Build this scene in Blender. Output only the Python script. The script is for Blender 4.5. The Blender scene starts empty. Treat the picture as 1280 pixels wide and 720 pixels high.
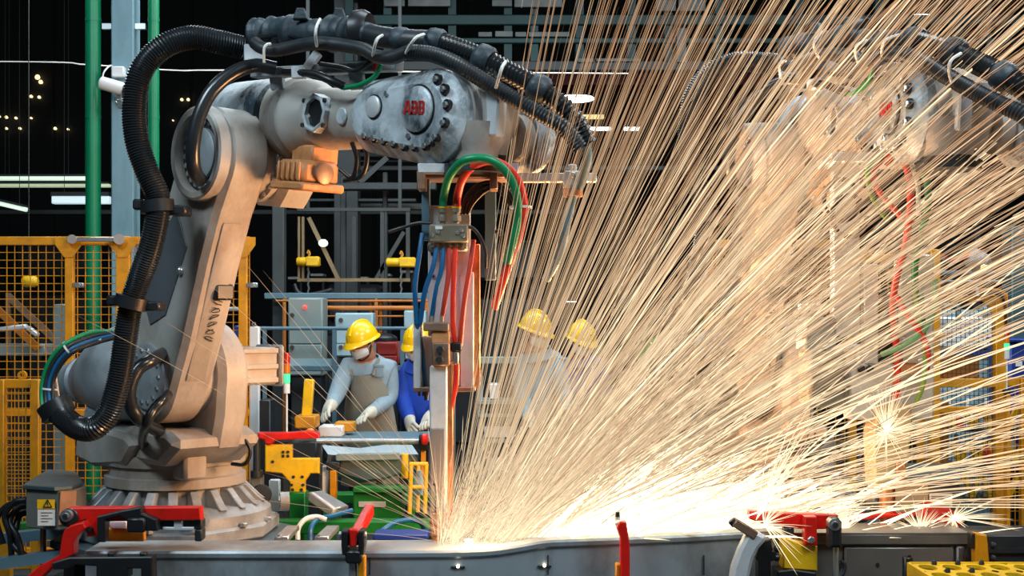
import bpy, bmesh, math, random
import numpy as np
from mathutils import Vector, Matrix

random.seed(7)
SC = bpy.context.scene
COL = SC.collection
F = 1600.0            # focal length in pixels of the 1280x720 frame
CAMZ = 1.65           # eye height; horizon sits on row 400
R = math.radians

# ------------------------------------------------------------------ camera
cd = bpy.data.cameras.new('camera'); cam = bpy.data.objects.new('camera', cd); COL.objects.link(cam)
cam.location = (0, 0, CAMZ); cam.rotation_euler = (R(90), 0, 0)
cd.sensor_width = 36; cd.lens = 36 * F / 1280; cd.shift_y = 40 / 1280
cd.clip_start = 0.05; cd.clip_end = 200
SC.camera = cam
# ------------------------------------------------------------------ world and large lights
w = bpy.data.worlds.new('world'); SC.world = w; w.use_nodes = True
w.node_tree.nodes['Background'].inputs[0].default_value = (0.42, 0.60, 0.75, 1)
w.node_tree.nodes['Background'].inputs[1].default_value = 0.035

def area(name, loc, aim, size, power, color, size_y=None):
    l = bpy.data.lights.new(name, 'AREA'); l.energy = power; l.color = color; l.size = size
    if size_y: l.shape = 'RECTANGLE'; l.size_y = size_y
    o = bpy.data.objects.new(name, l); COL.objects.link(o); o.location = loc
    o.rotation_euler = (Vector(aim) - Vector(loc)).to_track_quat('-Z', 'Y').to_euler()
    return o
area('hall_lamps_front', (-3.2, 2.2, 5.6), (-1.2, 5.8, 1.6), 2.2, 200, (0.70, 0.89, 1.0), 1.2)
area('front_right_fill', (2.4, 1.6, 5.4), (0.7, 4.7, 1.1), 2.2, 210, (0.80, 0.93, 1.0), 1.2)  # unseen fill light, added to brighten the gun and right foreground
area('hall_lamps_middle', (0.6, 6.0, 6.4), (0.3, 7.0, 0.0), 3.0, 130, (0.78, 0.93, 1.0), 1.5)
area('hall_lamps_rear', (-1.0, 9.6, 5.2), (-1.0, 10.0, 0.0), 6.0, 230, (0.88, 0.96, 1.0), 1.2)
area('hall_lamps_right', (4.2, 7.2, 5.4), (3.0, 8.5, 0.8), 2.0, 170, (0.88, 0.96, 1.0), 1.2)
SC.view_settings.view_transform = 'Standard'; SC.view_settings.look = 'None'
SC.view_settings.exposure = 0.0; SC.view_settings.gamma = 1.0
SC.view_settings.use_curve_mapping = False

# ------------------------------------------------------------------ helpers
def W(px, py, Y):
    return Vector(((px - 640) * Y / F, Y, CAMZ - (py - 400) * Y / F))
def c(r, g, b):
    f = lambda v: (v / 255 / 12.92) if v / 255 <= 0.04045 else ((v / 255 + 0.055) / 1.055) ** 2.4
    return (f(r), f(g), f(b), 1)

MATS = {}
def mat(name, col, rough=0.5, metal=0.0, var=0.15, scale=6.0, dirt=None, dirt_amt=0.0, dirt_scale=3.0, dirt_stretch=(1, 1, 1),
        bump=0.0, bump_scale=60.0, emit=0.0, coat=0.0):
    if name in MATS: return MATS[name]
    m = bpy.data.materials.new(name); m.use_nodes = True; MATS[name] = m
    nt = m.node_tree; N = nt.nodes; L = nt.links; b = N['Principled BSDF']
    b.inputs['Roughness'].default_value = rough; b.inputs['Metallic'].default_value = metal
    b.inputs['Coat Weight'].default_value = coat
    tc = N.new('ShaderNodeTexCoord')
    n = N.new('ShaderNodeTexNoise'); n.inputs['Scale'].default_value = scale; n.inputs['Detail'].default_value = 5
    L.new(tc.outputs['Object'], n.inputs['Vector'])
    rp = N.new('ShaderNodeMapRange'); rp.inputs[1].default_value = 0.3; rp.inputs[2].default_value = 0.7
    rp.inputs[3].default_value = 1 - var; rp.inputs[4].default_value = 1 + var
    L.new(n.outputs['Fac'], rp.inputs[0])
    mx = N.new('ShaderNodeMix'); mx.data_type = 'RGBA'; mx.blend_type = 'MULTIPLY'; mx.inputs[0].default_value = 1
    mx.inputs[6].default_value = col; L.new(rp.outputs[0], mx.inputs[7])
    out = mx.outputs[2]
    if dirt:
        mp = N.new('ShaderNodeMapping'); mp.inputs['Scale'].default_value = dirt_stretch
        L.new(tc.outputs['Object'], mp.inputs[0])
        n2 = N.new('ShaderNodeTexNoise'); n2.inputs['Scale'].default_value = dirt_scale; n2.inputs['Detail'].default_value = 8
        n2.inputs['Roughness'].default_value = 0.68
        L.new(mp.outputs[0], n2.inputs['Vector'])
        r2 = N.new('ShaderNodeMapRange'); r2.inputs[1].default_value = 0.46; r2.inputs[2].default_value = 0.62
        r2.inputs[3].default_value = 0; r2.inputs[4].default_value = dirt_amt
        L.new(n2.outputs['Fac'], r2.inputs[0])
        m2 = N.new('ShaderNodeMix'); m2.data_type = 'RGBA'; L.new(r2.outputs[0], m2.inputs[0])
        L.new(out, m2.inputs[6]); m2.inputs[7].default_value = dirt
        out = m2.outputs[2]
    L.new(out, b.inputs['Base Color'])
    if bump:
        n3 = N.new('ShaderNodeTexNoise'); n3.inputs['Scale'].default_value = bump_scale; n3.inputs['Detail'].default_value = 3
        L.new(tc.outputs['Object'], n3.inputs['Vector'])
        bp = N.new('ShaderNodeBump'); bp.inputs['Strength'].default_value = bump; bp.inputs['Distance'].default_value = 0.01
        L.new(n3.outputs['Fac'], bp.inputs['Height']); L.new(bp.outputs[0], b.inputs['Normal'])
    if emit:
        L.new(out, b.inputs['Emission Color']); b.inputs['Emission Strength'].default_value = emit
    return m

class G:
    """collects verts and faces of one mesh"""
    def __init__(s): s.v = []; s.f = []
    def add(s, vs, fs):
        k = len(s.v); s.v += [tuple(p) for p in vs]; s.f += [tuple(i + k for i in q) for q in fs]; return s
    def box(s, cen, size, rot=None, ch=0.0):
        hx, hy, hz = size[0] / 2, size[1] / 2, size[2] / 2; cen = Vector(cen); M = rot if rot else Matrix.Identity(3)
        ch = min(ch, 0.45 * min(size))
        if ch <= 0:
            vs = [cen + M @ Vector((x, y, z)) for x in (-hx, hx) for y in (-hy, hy) for z in (-hz, hz)]
            return s.add(vs, [(0, 1, 3, 2), (4, 6, 7, 5), (0, 4, 5, 1), (2, 3, 7, 6), (0, 2, 6, 4), (1, 5, 7, 3)])
        vs = []; ix = {}
        for a in (-1, 1):
            for b in (-1, 1):
                for d in (-1, 1):
                    for k in range(3):
                        p = [a * hx, b * hy, d * hz]
                        for q in range(3):
                            if q != k: p[q] -= (a, b, d)[q] * ch
                        ix[(a, b, d, k)] = len(vs); vs.append(cen + M @ Vector(p))
        fs = []
        for k in range(3):
            i, j = [q for q in range(3) if q != k]
            for sg in (-1, 1):
                q = []
                for (e, g) in ((-1, -1), (1, -1), (1, 1), (-1, 1)):
                    t = [0, 0, 0]; t[k] = sg; t[i] = e; t[j] = g; q.append(ix[(*t, k)])
                fs.append(tuple(q))
            for e in (-1, 1):
                for g in (-1, 1):
                    t0 = [0, 0, 0]; t1 = [0, 0, 0]; t0[k] = -1; t1[k] = 1
                    for t in (t0, t1): t[i] = e; t[j] = g
                    fs.append((ix[(*t0, i)], ix[(*t1, i)], ix[(*t1, j)], ix[(*t0, j)]))
        for a in (-1, 1):
            for b in (-1, 1):
                for d in (-1, 1): fs.append((ix[(a, b, d, 0)], ix[(a, b, d, 1)], ix[(a, b, d, 2)]))
        return s.add(vs, fs)
    def bx(s, x0, x1, y0, y1, z0, z1, ch=0.0):
        return s.box(((x0 + x1) / 2, (y0 + y1) / 2, (z0 + z1) / 2), (abs(x1 - x0), abs(y1 - y0), abs(z1 - z0)), None, ch)
    def bar(s, p0, p1, wd, ht, ch=0.0, up=(0, 0, 1)):
        p0 = Vector(p0); p1 = Vector(p1); d = (p1 - p0); ln = d.length; d.normalize(); up = Vector(up)
        if abs(d.dot(up)) > 0.98: up = Vector((0, 1, 0))
        sd = d.cross(up).normalized(); u2 = sd.cross(d)
        return s.box((p0 + p1) / 2, (ln, wd, ht), Matrix((d, sd, u2)).transposed(), ch)
    def lathe(s, o, ax, prof, n=24, a0=0.0):
        o = Vector(o); ax = Vector(ax).normalized(); u = ax.orthogonal().normalized(); v = ax.cross(u)
        vs = []; fs = []; rings = []
        for (h, r) in prof:
            if r <= 1e-6: rings.append([len(vs)]); vs.append(o + ax * h)
            else:
                rings.append(list(range(len(vs), len(vs) + n)))
                for i in range(n):
                    a = a0 + 2 * math.pi * i / n
                    vs.append(o + ax * h + (u * math.cos(a) + v * math.sin(a)) * r)
        for A, B in zip(rings, rings[1:]):
            if len(A) == 1 and len(B) == 1: continue
            for i in range(n):
                j = (i + 1) % n
                if len(A) == 1: fs.append((A[0], B[j], B[i]))
                elif len(B) == 1: fs.append((A[i], A[j], B[0]))
                else: fs.append((A[i], A[j], B[j], B[i]))
        if len(rings[0]) > 1: fs.append(tuple(reversed(rings[0])))
        if len(rings[-1]) > 1: fs.append(tuple(rings[-1]))
        return s.add(vs, fs)
    def cyl(s, p0, p1, r, r2=None, n=16, ch=0.0):
        p0 = Vector(p0); p1 = Vector(p1); h = (p1 - p0).length; r2 = r if r2 is None else r2
        pr = [(0, r), (h, r2)] if ch <= 0 else [(0, r - ch), (ch, r), (h - ch, r2), (h, r2 - ch)]
        return s.lathe(p0, p1 - p0, pr, n)
    def ring(s, o, ax, ro, ri, h, n=28):
        return s.lathe_open(o, ax, [(0, ri), (0, ro), (h, ro), (h, ri), (0, ri)], n)
    def lathe_open(s, o, ax, prof, n=24):
        o = Vector(o); ax = Vector(ax).normalized(); u = ax.orthogonal().normalized(); v = ax.cross(u); vs = []; fs = []
        for (h, r) in prof:
            for i in range(n):
                a = 2 * math.pi * i / n; vs.append(o + ax * h + (u * math.cos(a) + v * math.sin(a)) * r)
        for k in range(len(prof) - 1):
            for i in range(n):
                j = (i + 1) % n; fs.append((k * n + i, k * n + j, (k + 1) * n + j, (k + 1) * n + i))
        return s.add(vs, fs)
    def prism(s, pts, o, u, v, d0, d1, ch=0.0):
        """polygon in the (u,v) plane at o, extruded along u x v from d0 to d1, chamfered caps"""
        o = Vector(o); u = Vector(u).normalized(); v = Vector(v).normalized(); wv = u.cross(v); n = len(pts)
        if d0 > d1: d0, d1 = d1, d0
        def inset(e):
            res = []
            ar = sum(pts[i][0] * pts[(i + 1) % n][1] - pts[(i + 1) % n][0] * pts[i][1] for i in range(n))
            sg = 1 if ar > 0 else -1
            for i in range(n):
                p0, p1, p2 = Vector(pts[i - 1]), Vector(pts[i]), Vector(pts[(i + 1) % n])
                e1 = (p1 - p0).normalized(); e2 = (p2 - p1).normalized()
                n1 = Vector((-e1.y, e1.x)) * sg; n2 = Vector((-e2.y, e2.x)) * sg
                b = n1 + n2
                if b.length < 1e-4: b = n1
                b.normalize(); k = max(0.35, b.dot(n1)); res.append(p1 + b * (e / k))
            return res
        P = lambda q, d: o + u * q[0] + v * q[1] + wv * d
        if ch > 0:
            q = inset(ch); lay = [(q, d0), (pts, d0 + ch), (pts, d1 - ch), (q, d1)]
        else: lay = [(pts, d0), (pts, d1)]
        vs = [P(Vector(p), d) for (pp, d) in lay for p in pp]; fs = []
        for k in range(len(lay) - 1):
            for i in range(n):
                j = (i + 1) % n; fs.append((k * n + i, k * n + j, (k + 1) * n + j, (k + 1) * n + i))
        fs.append(tuple(reversed(range(n)))); fs.append(tuple(range((len(lay) - 1) * n, len(lay) * n)))
        return s.add(vs, fs)
    def tube(s, pts, r, n=10, res=8, rfun=None, raw=False, caps=True):
        P = [Vector(p) for p in pts]
        q = P if raw else spline(P, res)
        vs = []; fs = []; ln = 0; t0 = (q[1] - q[0]).normalized(); u = t0.orthogonal().normalized()
        for i, p in enumerate(q):
            t = (q[min(i + 1, len(q) - 1)] - q[max(i - 1, 0)]).normalized()
            u = (u - t * u.dot(t)).normalized(); v = t.cross(u)
            if i: ln += (p - q[i - 1]).length
            rr = rfun(i, ln) if rfun else r
            for k in range(n):
                a = 2 * math.pi * k / n; vs.append(p + (u * math.cos(a) + v * math.sin(a)) * rr)
        for i in range(len(q) - 1):
            for k in range(n):
                j = (k + 1) % n; fs.append((i * n + k, i * n + j, (i + 1) * n + j, (i + 1) * n + k))
        if caps: fs.append(tuple(reversed(range(n)))); fs.append(tuple(range((len(q) - 1) * n, len(q) * n)))
        return s.add(vs, fs)
    def ball(s, cen, r, sc=(1, 1, 1), n=16, rot=None):
        k = len(s.v); m = n // 2
        s.lathe((0, 0, 0), (0, 0, 1), [(-math.cos(math.pi * i / m) * 1.0, math.sin(math.pi * i / m)) for i in range(m + 1)], n)
        M = rot if rot else Matrix.Identity(3)
        for i in range(k, len(s.v)):
            p = Vector(s.v[i]); s.v[i] = tuple(Vector(cen) + M @ Vector((p.x * r * sc[0], p.y * r * sc[1], p.z * r * sc[2])))
        return s

def spline(P, res=8):
    out = []
    for i in range(len(P) - 1):
        a = P[i - 1] if i else P[0] * 2 - P[1]; b = P[i]; d = P[i + 1]
        e = P[i + 2] if i + 2 < len(P) else P[-1] * 2 - P[-2]
        for k in range(res):
            t = k / res
            out.append(0.5 * ((2 * b) + (d - a) * t + (2 * a - 5 * b + 4 * d - e) * t * t + (3 * b - a - 3 * d + e) * t ** 3))
    out.append(P[-1].copy()); return out
def resample(P, step):
    q = spline(P, 24); out = [q[0]]; acc = 0
    for a, b in zip(q, q[1:]):
        d = (b - a).length
        while acc + d >= step:
            t = (step - acc) / d; a = a.lerp(b, t); out.append(a); d = (b - a).length; acc = 0
        acc += d
    return out

WM = {}                     # world matrix of every object built here
def to_mesh(g, name, smooth=38):
    me = bpy.data.meshes.new(name); me.from_pydata(g.v, [], g.f)
    bm = bmesh.new(); bm.from_mesh(me); bmesh.ops.recalc_face_normals(bm, faces=bm.faces); bm.to_mesh(me); bm.free()
    if smooth:
        me.polygons.foreach_set('use_smooth', [True] * len(me.polygons)); me.set_sharp_from_angle(angle=R(smooth))
    return me
def obj(name, g, m, parent=None, local=False, smooth=38, label=None, kind=None):
    """one mesh object; g holds world coordinates (or the parent's own ones with local=True)"""
    if parent is not None and not local:
        inv = WM[parent].inverted()
        if inv != Matrix.Identity(4): g.v = [tuple(inv @ Vector(p)) for p in g.v]
    me = to_mesh(g, name, smooth) if isinstance(g, G) else g
    if m is not None and not me.materials: me.materials.append(m)
    o = bpy.data.objects.new(name, me); COL.objects.link(o)
    if parent is not None: o.parent = parent; WM[o] = WM[parent]
    else: WM[o] = Matrix.Identity(4)
    if label: o['label'] = label
    if kind: o['kind'] = kind
    return o
def share(name, me, M, parent, local=False):
    """a repeat of a piece: same mesh data, its own transform"""
    o = bpy.data.objects.new(name, me); COL.objects.link(o); o.parent = parent
    o.matrix_basis = M if local else WM[parent].inverted() @ M
    WM[o] = WM[parent] @ o.matrix_basis; return o
def tag(o, label, cat, group=None):
    o['label'] = label; o['category'] = cat
    if group: o['group'] = group
    return o
def thing(name, label, cat, loc=(0, 0, 0), rz=0.0, group=None):
    o = bpy.data.objects.new(name, None); COL.objects.link(o); o.empty_display_size = 0.1
    o.location = loc; o.rotation_euler = (0, 0, rz)
    WM[o] = Matrix.Translation(loc) @ Matrix.Rotation(rz, 4, 'Z'); return tag(o, label, cat, group)
def solo(name, g, m, label, cat, group=None, smooth=38):
    """a thing that is one mesh, its origin at its base centre"""
    xs = np.array(g.v); o0 = Vector(((xs[:, 0].min() + xs[:, 0].max()) / 2, (xs[:, 1].min() + xs[:, 1].max()) / 2, xs[:, 2].min()))
    g.v = [(p[0] - o0.x, p[1] - o0.y, p[2] - o0.z) for p in g.v]
    o = obj(name, g, m, smooth=smooth); o.location = o0; WM[o] = Matrix.Translation(o0)
    return tag(o, label, cat, group)
def struct(name, g, m, parent=None):
    o = obj(name, g, m, parent)
    if parent is None: o['kind'] = 'structure'
    return o
def dup(o, parent=None, M=None):
    k = o.copy(); COL.objects.link(k); k.parent = parent
    for ch in list(o.children): dup(ch, k)
    return k
def frame_M(o, ax, up=(0, 0, 1)):
    """matrix whose z axis is ax"""
    z = Vector(ax).normalized(); x = Vector(up).cross(z)
    if x.length < 1e-4: x = z.orthogonal()
    x.normalize(); y = z.cross(x)
    return Matrix.Translation(o) @ Matrix((x, y, z)).transposed().to_4x4()

# ------------------------------------------------------------------ materials
m_robot = mat('robot_paint', (0.43, 0.40, 0.365, 1), 0.46, 0, 0.16, 5, (0.22, 0.155, 0.11, 1), 0.65, 2.2, (1, 1, 0.5), 0.12, 40)
m_wrist = mat('robot_wrist_worn', (0.52, 0.57, 0.60, 1), 0.42, 0.1, 0.25, 14, (0.030, 0.045, 0.058, 1), 1.0, 5.0, (1, 1, 0.6), 0.25, 50)
m_cast = mat('cast_grey', (0.36, 0.39, 0.41, 1), 0.45, 0.3, 0.2, 9, (0.12, 0.11, 0.1, 1), 0.5, 4)
m_orange = mat('motor_orange', (0.62, 0.27, 0.10, 1), 0.5, 0, 0.2, 10, (0.25, 0.10, 0.04, 1), 0.6, 6)
m_steel = mat('steel', (0.55, 0.57, 0.58, 1), 0.32, 0.85, 0.15, 12)
m_white = mat('silver_plate', (0.68, 0.69, 0.70, 1), 0.4, 0.25, 0.08, 8, (0.3, 0.27, 0.25, 1), 0.3, 5)
m_whitep = mat('white_plastic', (0.75, 0.77, 0.77, 1), 0.45, 0, 0.05)
m_dark = mat('dark_steel', (0.035, 0.04, 0.045, 1), 0.45, 0.4, 0.2)
m_black = mat('black_plastic', (0.012, 0.013, 0.015, 1), 0.38, 0, 0.2)
m_hose = mat('black_corrugated_hose', (0.014, 0.017, 0.02, 1), 0.28, 0, 0.15, 10, coat=0.2)
m_hosed = mat('dusty_black_hose', (0.018, 0.022, 0.026, 1), 0.4, 0, 0.25, 12, (0.045, 0.043, 0.042, 1), 0.4, 8)
m_sleeve = mat('slate_fabric_sleeve', (0.016, 0.027, 0.036, 1), 0.5, 0, 0.35, 9, (0.05, 0.07, 0.085, 1), 0.5, 5, bump=0.4, bump_scale=30)
m_tie = mat('cable_tie', (0.78, 0.76, 0.70, 1), 0.5)
m_yel = mat('fence_yellow', c(216, 144, 10), 0.45, 0, 0.12, 8, (0.22, 0.11, 0.02, 1), 0.45, 5)
m_yelb = mat('bright_yellow', c(240, 190, 20), 0.42, 0, 0.1, 8, (0.25, 0.15, 0.03, 1), 0.3, 6)
m_green = mat('machine_green', c(14, 120, 42), 0.42, 0, 0.15, 6, (0.01, 0.05, 0.02, 1), 0.4, 5)
m_pipe = mat('pipe_green', c(0, 128, 84), 0.38, 0, 0.1, 4)
m_col = mat('column_blue_grey', c(122, 160, 174), 0.5, 0, 0.08, 4, (0.10, 0.19, 0.24, 1), 0.4, 3, (1, 1, 0.3))
m_red = mat('clamp_red', c(222, 28, 18), 0.33, 0, 0.12, 10, (0.18, 0.01, 0.005, 1), 0.4, 9, coat=0.2)
m_copper = mat('copper', (0.78, 0.34, 0.16, 1), 0.35, 0.85, 0.2, 12, (0.2, 0.08, 0.04, 1), 0.5, 8)
m_bronze = mat('bronze_block', (0.30, 0.26, 0.19, 1), 0.42, 0.5, 0.2, 14)
m_rust = mat('browned_steel', (0.30, 0.18, 0.12, 1), 0.45, 0.5, 0.25, 14)
m_sheet = mat('sheet_steel', (0.36, 0.41, 0.44, 1), 0.38, 0.25, 0.14, 3, (0.17, 0.145, 0.125, 1), 0.85, 1.6, (1.2, 1, 0.6), 0.05, 30)
m_sheet2 = mat('browned_sheet_steel', (0.17, 0.155, 0.14, 1), 0.4, 0.35, 0.2, 4, (0.08, 0.065, 0.055, 1), 0.7, 2.0, (1, 1, 0.5))
m_hred = mat('hose_red', c(226, 52, 36), 0.38, 0, 0.1)
m_hgreen = mat('hose_green', c(10, 136, 84), 0.38, 0, 0.1)
m_hblue = mat('hose_blue', c(22, 92, 140), 0.38, 0, 0.1)
m_hred2 = mat('hose_dull_red', c(190, 62, 48), 0.45, 0, 0.1)
m_cab = mat('cabinet_grey_green', c(132, 146, 144), 0.45, 0, 0.06, 3)
m_cabb = mat('cabinet_light_blue', c(150, 182, 192), 0.45, 0, 0.06, 3)
m_rail = mat('rail_slate_blue', c(86, 116, 130), 0.5, 0, 0.1)
m_beam = mat('beam_dark_grey', c(50, 57, 59), 0.6, 0, 0.2, 3)
m_teal = mat('beam_teal', c(8, 52, 54), 0.6, 0, 0.3, 2)
m_box = mat('junction_box_grey', c(120, 120, 112), 0.5, 0.1, 0.1, 5, (0.09, 0.08, 0.07, 1), 0.4, 5)
m_orng = mat('orange_pipe', c(176, 104, 36), 0.5, 0, 0.15)
m_paper = mat('sticker_white', c(220, 222, 218), 0.6, 0, 0.05)
m_ink = mat('print_black', (0.02, 0.02, 0.02, 1), 0.6)
m_logo = mat('logo_red', c(190, 40, 34), 0.5)
m_bluebox = mat('container_blue', c(18, 52, 130), 0.45, 0, 0.1)
def lamp_mat(name, col, s):
    return mat(name, col, 0.4, 0, 0, emit=s)
m_lamp = lamp_mat('lamp_diffuser', (0.92, 1.0, 0.95, 1), 3.0)
m_lampw = lamp_mat('warm_lamp', (1.0, 0.78, 0.42, 1), 1.6)
m_lgreen = lamp_mat('signal_green', (0.05, 0.75, 0.30, 1), 1.0)
m_lred = mat('signal_red', (0.55, 0.02, 0.015, 1), 0.25)
m_lamber = mat('signal_amber', (0.75, 0.17, 0.01, 1), 0.25)
m_ledred = lamp_mat('indicator_red', (1.0, 0.03, 0.02, 1), 3.0)
# ================================================================== the hall
m_floor = mat('floor_concrete', (0.05, 0.055, 0.058, 1), 0.55, 0, 0.3, 1.2, (0.02, 0.02, 0.02, 1), 0.6, 0.8)
m_wall = mat('hall_wall_dark', (0.018, 0.021, 0.023, 1), 0.8, 0, 0.3, 0.6)
m_roof = mat('hall_roof_dark', (0.012, 0.014, 0.016, 1), 0.8, 0, 0.3, 0.6)
struct('floor', G().bx(-16, 16, -3, 30, -0.2, 0), m_floor)
wb = struct('wall_back', G().bx(-16, 16, 28, 28.2, 0, 9), m_wall)
wl = struct('wall_left', G().bx(-16.2, -16, -3, 28, 0, 9), m_wall)
wr = struct('wall_right', G().bx(16, 16.2, -3, 28, 0, 9), m_wall)
struct('ceiling', G().bx(-16, 16, -3, 28, 9, 9.2), m_roof)
# cladding panels of the back wall, each a piece of its own
pm = to_mesh(G().bx(-0.48, 0.48, -0.06, 0, 0, 8.6, 0.02), 'wall_panel', 0); pm.materials.append(m_wall)
for i in range(22):
    share('wall_panel', pm, Matrix.Translation((-10.5 + i, 27.995, 0.1)), wb)
# floor plates of steel in the robot cell
m_plate = mat('steel_floor_plate', c(92, 112, 120), 0.42, 0.5, 0.2, 3, (0.05, 0.05, 0.05, 1), 0.5, 2)

# ------------------------------------------------------------------ column and pipes at the left
Yc = 9.3
t = thing('steel_column', 'blue-grey steel column between the two green pipes', 'column', (W(153, 400, Yc).x, Yc, 0))
xl, xr = W(138.5, 0, Yc).x, W(167, 0, Yc).x
obj('shaft', G().bx(xl, xr, Yc, Yc + 0.17, 0.02, 7, 0.01), m_col, t)
obj('base_plate', G().bx(xl - 0.1, xr + 0.1, Yc - 0.08, Yc + 0.25, 0, 0.02), m_dark, t)
for s in (-1, 1):
    xx = xl if s < 0 else xr
    obj('pipe_clamp', G().bx(min(xx, xx + s * 0.075), max(xx, xx + s * 0.075), Yc + 0.03, Yc + 0.07, W(0, 35, Yc).z, W(0, 28, Yc).z), m_steel, t)
def green_pipe(px0, px1, label):
    p = W((px0 + px1) / 2, 400, Yc + 0.05); r = (px1 - px0) / 2 * Yc / F
    t = thing('vertical_pipe', label, 'pipe', (p.x, p.y, 0), 0, 'green riser pipes')
    obj('pipe', G().cyl((p.x, p.y, 0), (p.x, p.y, 7), r, n=20), m_pipe, t)
    for py in (23, 145, 395):
        z = W(0, py, Yc).z; obj('coupling', G().cyl((p.x, p.y, z - 0.012), (p.x, p.y, z + 0.012), r * 1.06, n=20), m_pipe, t)
green_pipe(107, 126, 'thick green riser pipe left of the blue-grey column')
green_pipe(185, 199, 'thinner green riser pipe right of the column, behind the black hose')
# surveillance camera strapped to the column
t = thing('security_camera', 'white cylindrical camera strapped to the blue-grey column', 'camera', tuple(W(143, 110, Yc - 0.1)))
a, b = W(125, 103, Yc - 0.12), W(156, 112, Yc - 0.12)
obj('housing', G().lathe(a, b - a, [(0, 0.035), (0.01, 0.047), (0.165, 0.047), (0.18, 0.04)], 20), m_whitep, t)
obj('rear_cap', G().cyl(b, b + (b - a).normalized() * 0.03, 0.05, n=18), m_black, t)
obj('junction_box', G().bx(W(143, 0, Yc).x, W(158, 0, Yc).x, Yc - 0.07, Yc, W(0, 98, Yc).z, W(0, 85, Yc).z, 0.006), m_whitep, t)
obj('bracket', G().bar(W(148, 118, Yc - 0.1), W(150, 133, Yc - 0.01), 0.03, 0.03), m_steel, t)
obj('strap', G().ring(W(149, 128, Yc - 0.05), (0, 0.3, 1), 0.04, 0.033, 0.02, 16), m_steel, t)
obj('lead', G().tube([W(128, 100, Yc - 0.1), W(130, 90, Yc - 0.1), W(138, 82, Yc - 0.05), W(142, 86, Yc - 0.02)], 0.006, 6), m_whitep, t)
solo('overhead_cable', G().tube([(-9, 11, W(0, 75, 11).z), W(0, 77, 11), W(110, 81, 11), W(220, 88, 11), W(300, 88, 11), (1.0, 11, W(0, 92, 11).z)], 0.006, 6), m_tie,
     'thin pale cable strung across the dark upper left', 'cable')

# ------------------------------------------------------------------ fences
def fence(x0, x1, Y, z0, z1, label, posts, rail_h=0.055, cell=0.05, wire=0.0045, mid=None, gusset=True, ydir=None, material=None, post_top=None):
    """framed weld-mesh fence along x; posts = list of x positions"""
    m = material or m_yel
    t = thing('mesh_fence', label, 'fence', ((x0 + x1) / 2, Y, 0))
    obj('top_rail', G().bx(x0, x1, Y - 0.02, Y + 0.02, z1 - rail_h, z1, 0.004), m, t)
    obj('bottom_rail', G().bx(x0, x1, Y - 0.02, Y + 0.02, z0, z0 + rail_h, 0.004), m, t)
    if mid: obj('middle_rail', G().bx(x0, x1, Y - 0.018, Y + 0.018, mid, mid + rail_h * 0.8, 0.004), m, t)
    pt = post_top or z1
    for (xp, wd) in posts:
        p = obj('post', G().bx(xp - wd / 2, xp + wd / 2, Y - 0.045, Y + 0.0, 0.0, pt, 0.004), m, t)
        obj('foot_plate', G().bx(xp - 0.08, xp + 0.08, Y - 0.1, Y + 0.06, 0, 0.012), m_dark, p)
        if gusset:
            for s in (-1, 1):
                obj('corner_plate', G().prism([(0, 0), (s * 0.085, 0), (s * 0.085, -0.05), (s * 0.028, -0.13), (0, -0.13)], (xp, Y - 0.047, z1 - 0.005), (1, 0, 0), (0, 0, 1), 0, 0.006), m, p)
            obj('latch', G().bx(xp + wd / 2, xp + wd / 2 + 0.07, Y - 0.06, Y - 0.03, z1 - 0.33, z1 - 0.30, 0.004).cyl((xp + wd / 2 + 0.035, Y - 0.07, z1 - 0.315), (xp + wd / 2 + 0.035, Y - 0.03, z1 - 0.315), 0.016, n=10), m_steel, p)
    g = G(); h = wire / 2
    n = int((x1 - x0) / cell)
    for i in range(n + 1):
        x = x0 + (x1 - x0) * i / n; g.bx(x - h, x + h, Y - h, Y + h, z0, z1)
    n = int((z1 - z0) / cell)
    for i in range(n + 1):
        z = z0 + (z1 - z0) * i / n; g.bx(x0, x1, Y - h + wire, Y + h + wire, z - h, z + h)
    obj('wire_mesh', g, m, t, kind='stuff', smooth=0)
    return t
Yf = 8.3
fence(W(-60, 0, Yf).x, W(146, 0, Yf).x, Yf, 0.12, W(0, 296, Yf).z, 'tall yellow mesh fence with the green pipe behind it, at the left edge', [(W(89, 0, Yf).x, 0.055), (W(-50, 0, Yf).x, 0.055)], mid=W(0, 520, Yf).z)
fence(W(150, 0, Yf).x, W(312, 0, Yf).x, Yf, 0.12, W(0, 296, Yf).z, 'tall yellow mesh fence directly behind the lower arm of the left robot', [(W(156, 0, Yf).x, 0.09), (W(305, 0, Yf).x, 0.055)], mid=W(0, 520, Yf).z)
solo('door_hinge_bar', G().bx(W(88, 0, 8.2).x, W(150, 0, 8.2).x, 8.2, 8.225, W(0, 302, 8.2).z, W(0, 296.5, 8.2).z, 0.004).cyl(W(90, 299, 8.19), W(90, 299, 8.24), 0.03, n=12).cyl(W(149, 299, 8.19), W(149, 299, 8.24), 0.035, n=12), m_steel,
     'steel bar with two round clamps bridging the fence gap by the green pipe', 'bar')
Yn = 7.2
fence(W(-30, 0, Yn).x, W(50, 0, Yn).x, Yn, 0.25, W(0, 474, Yn).z, 'low yellow mesh fence at the left edge, in front of the tall one', [(W(4, 0, Yn).x, 0.04), (W(47, 0, Yn).x, 0.045)], rail_h=0.05, cell=0.04, gusset=False)
solo('lifting_eye', G().ring(W(28, 469, Yn) - Vector((0, 0.01, 0)), (0, 1, 0), 0.025, 0.013, 0.02, 16), m_yel, 'yellow lifting eye on the top rail of the low fence', 'ring')

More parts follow.
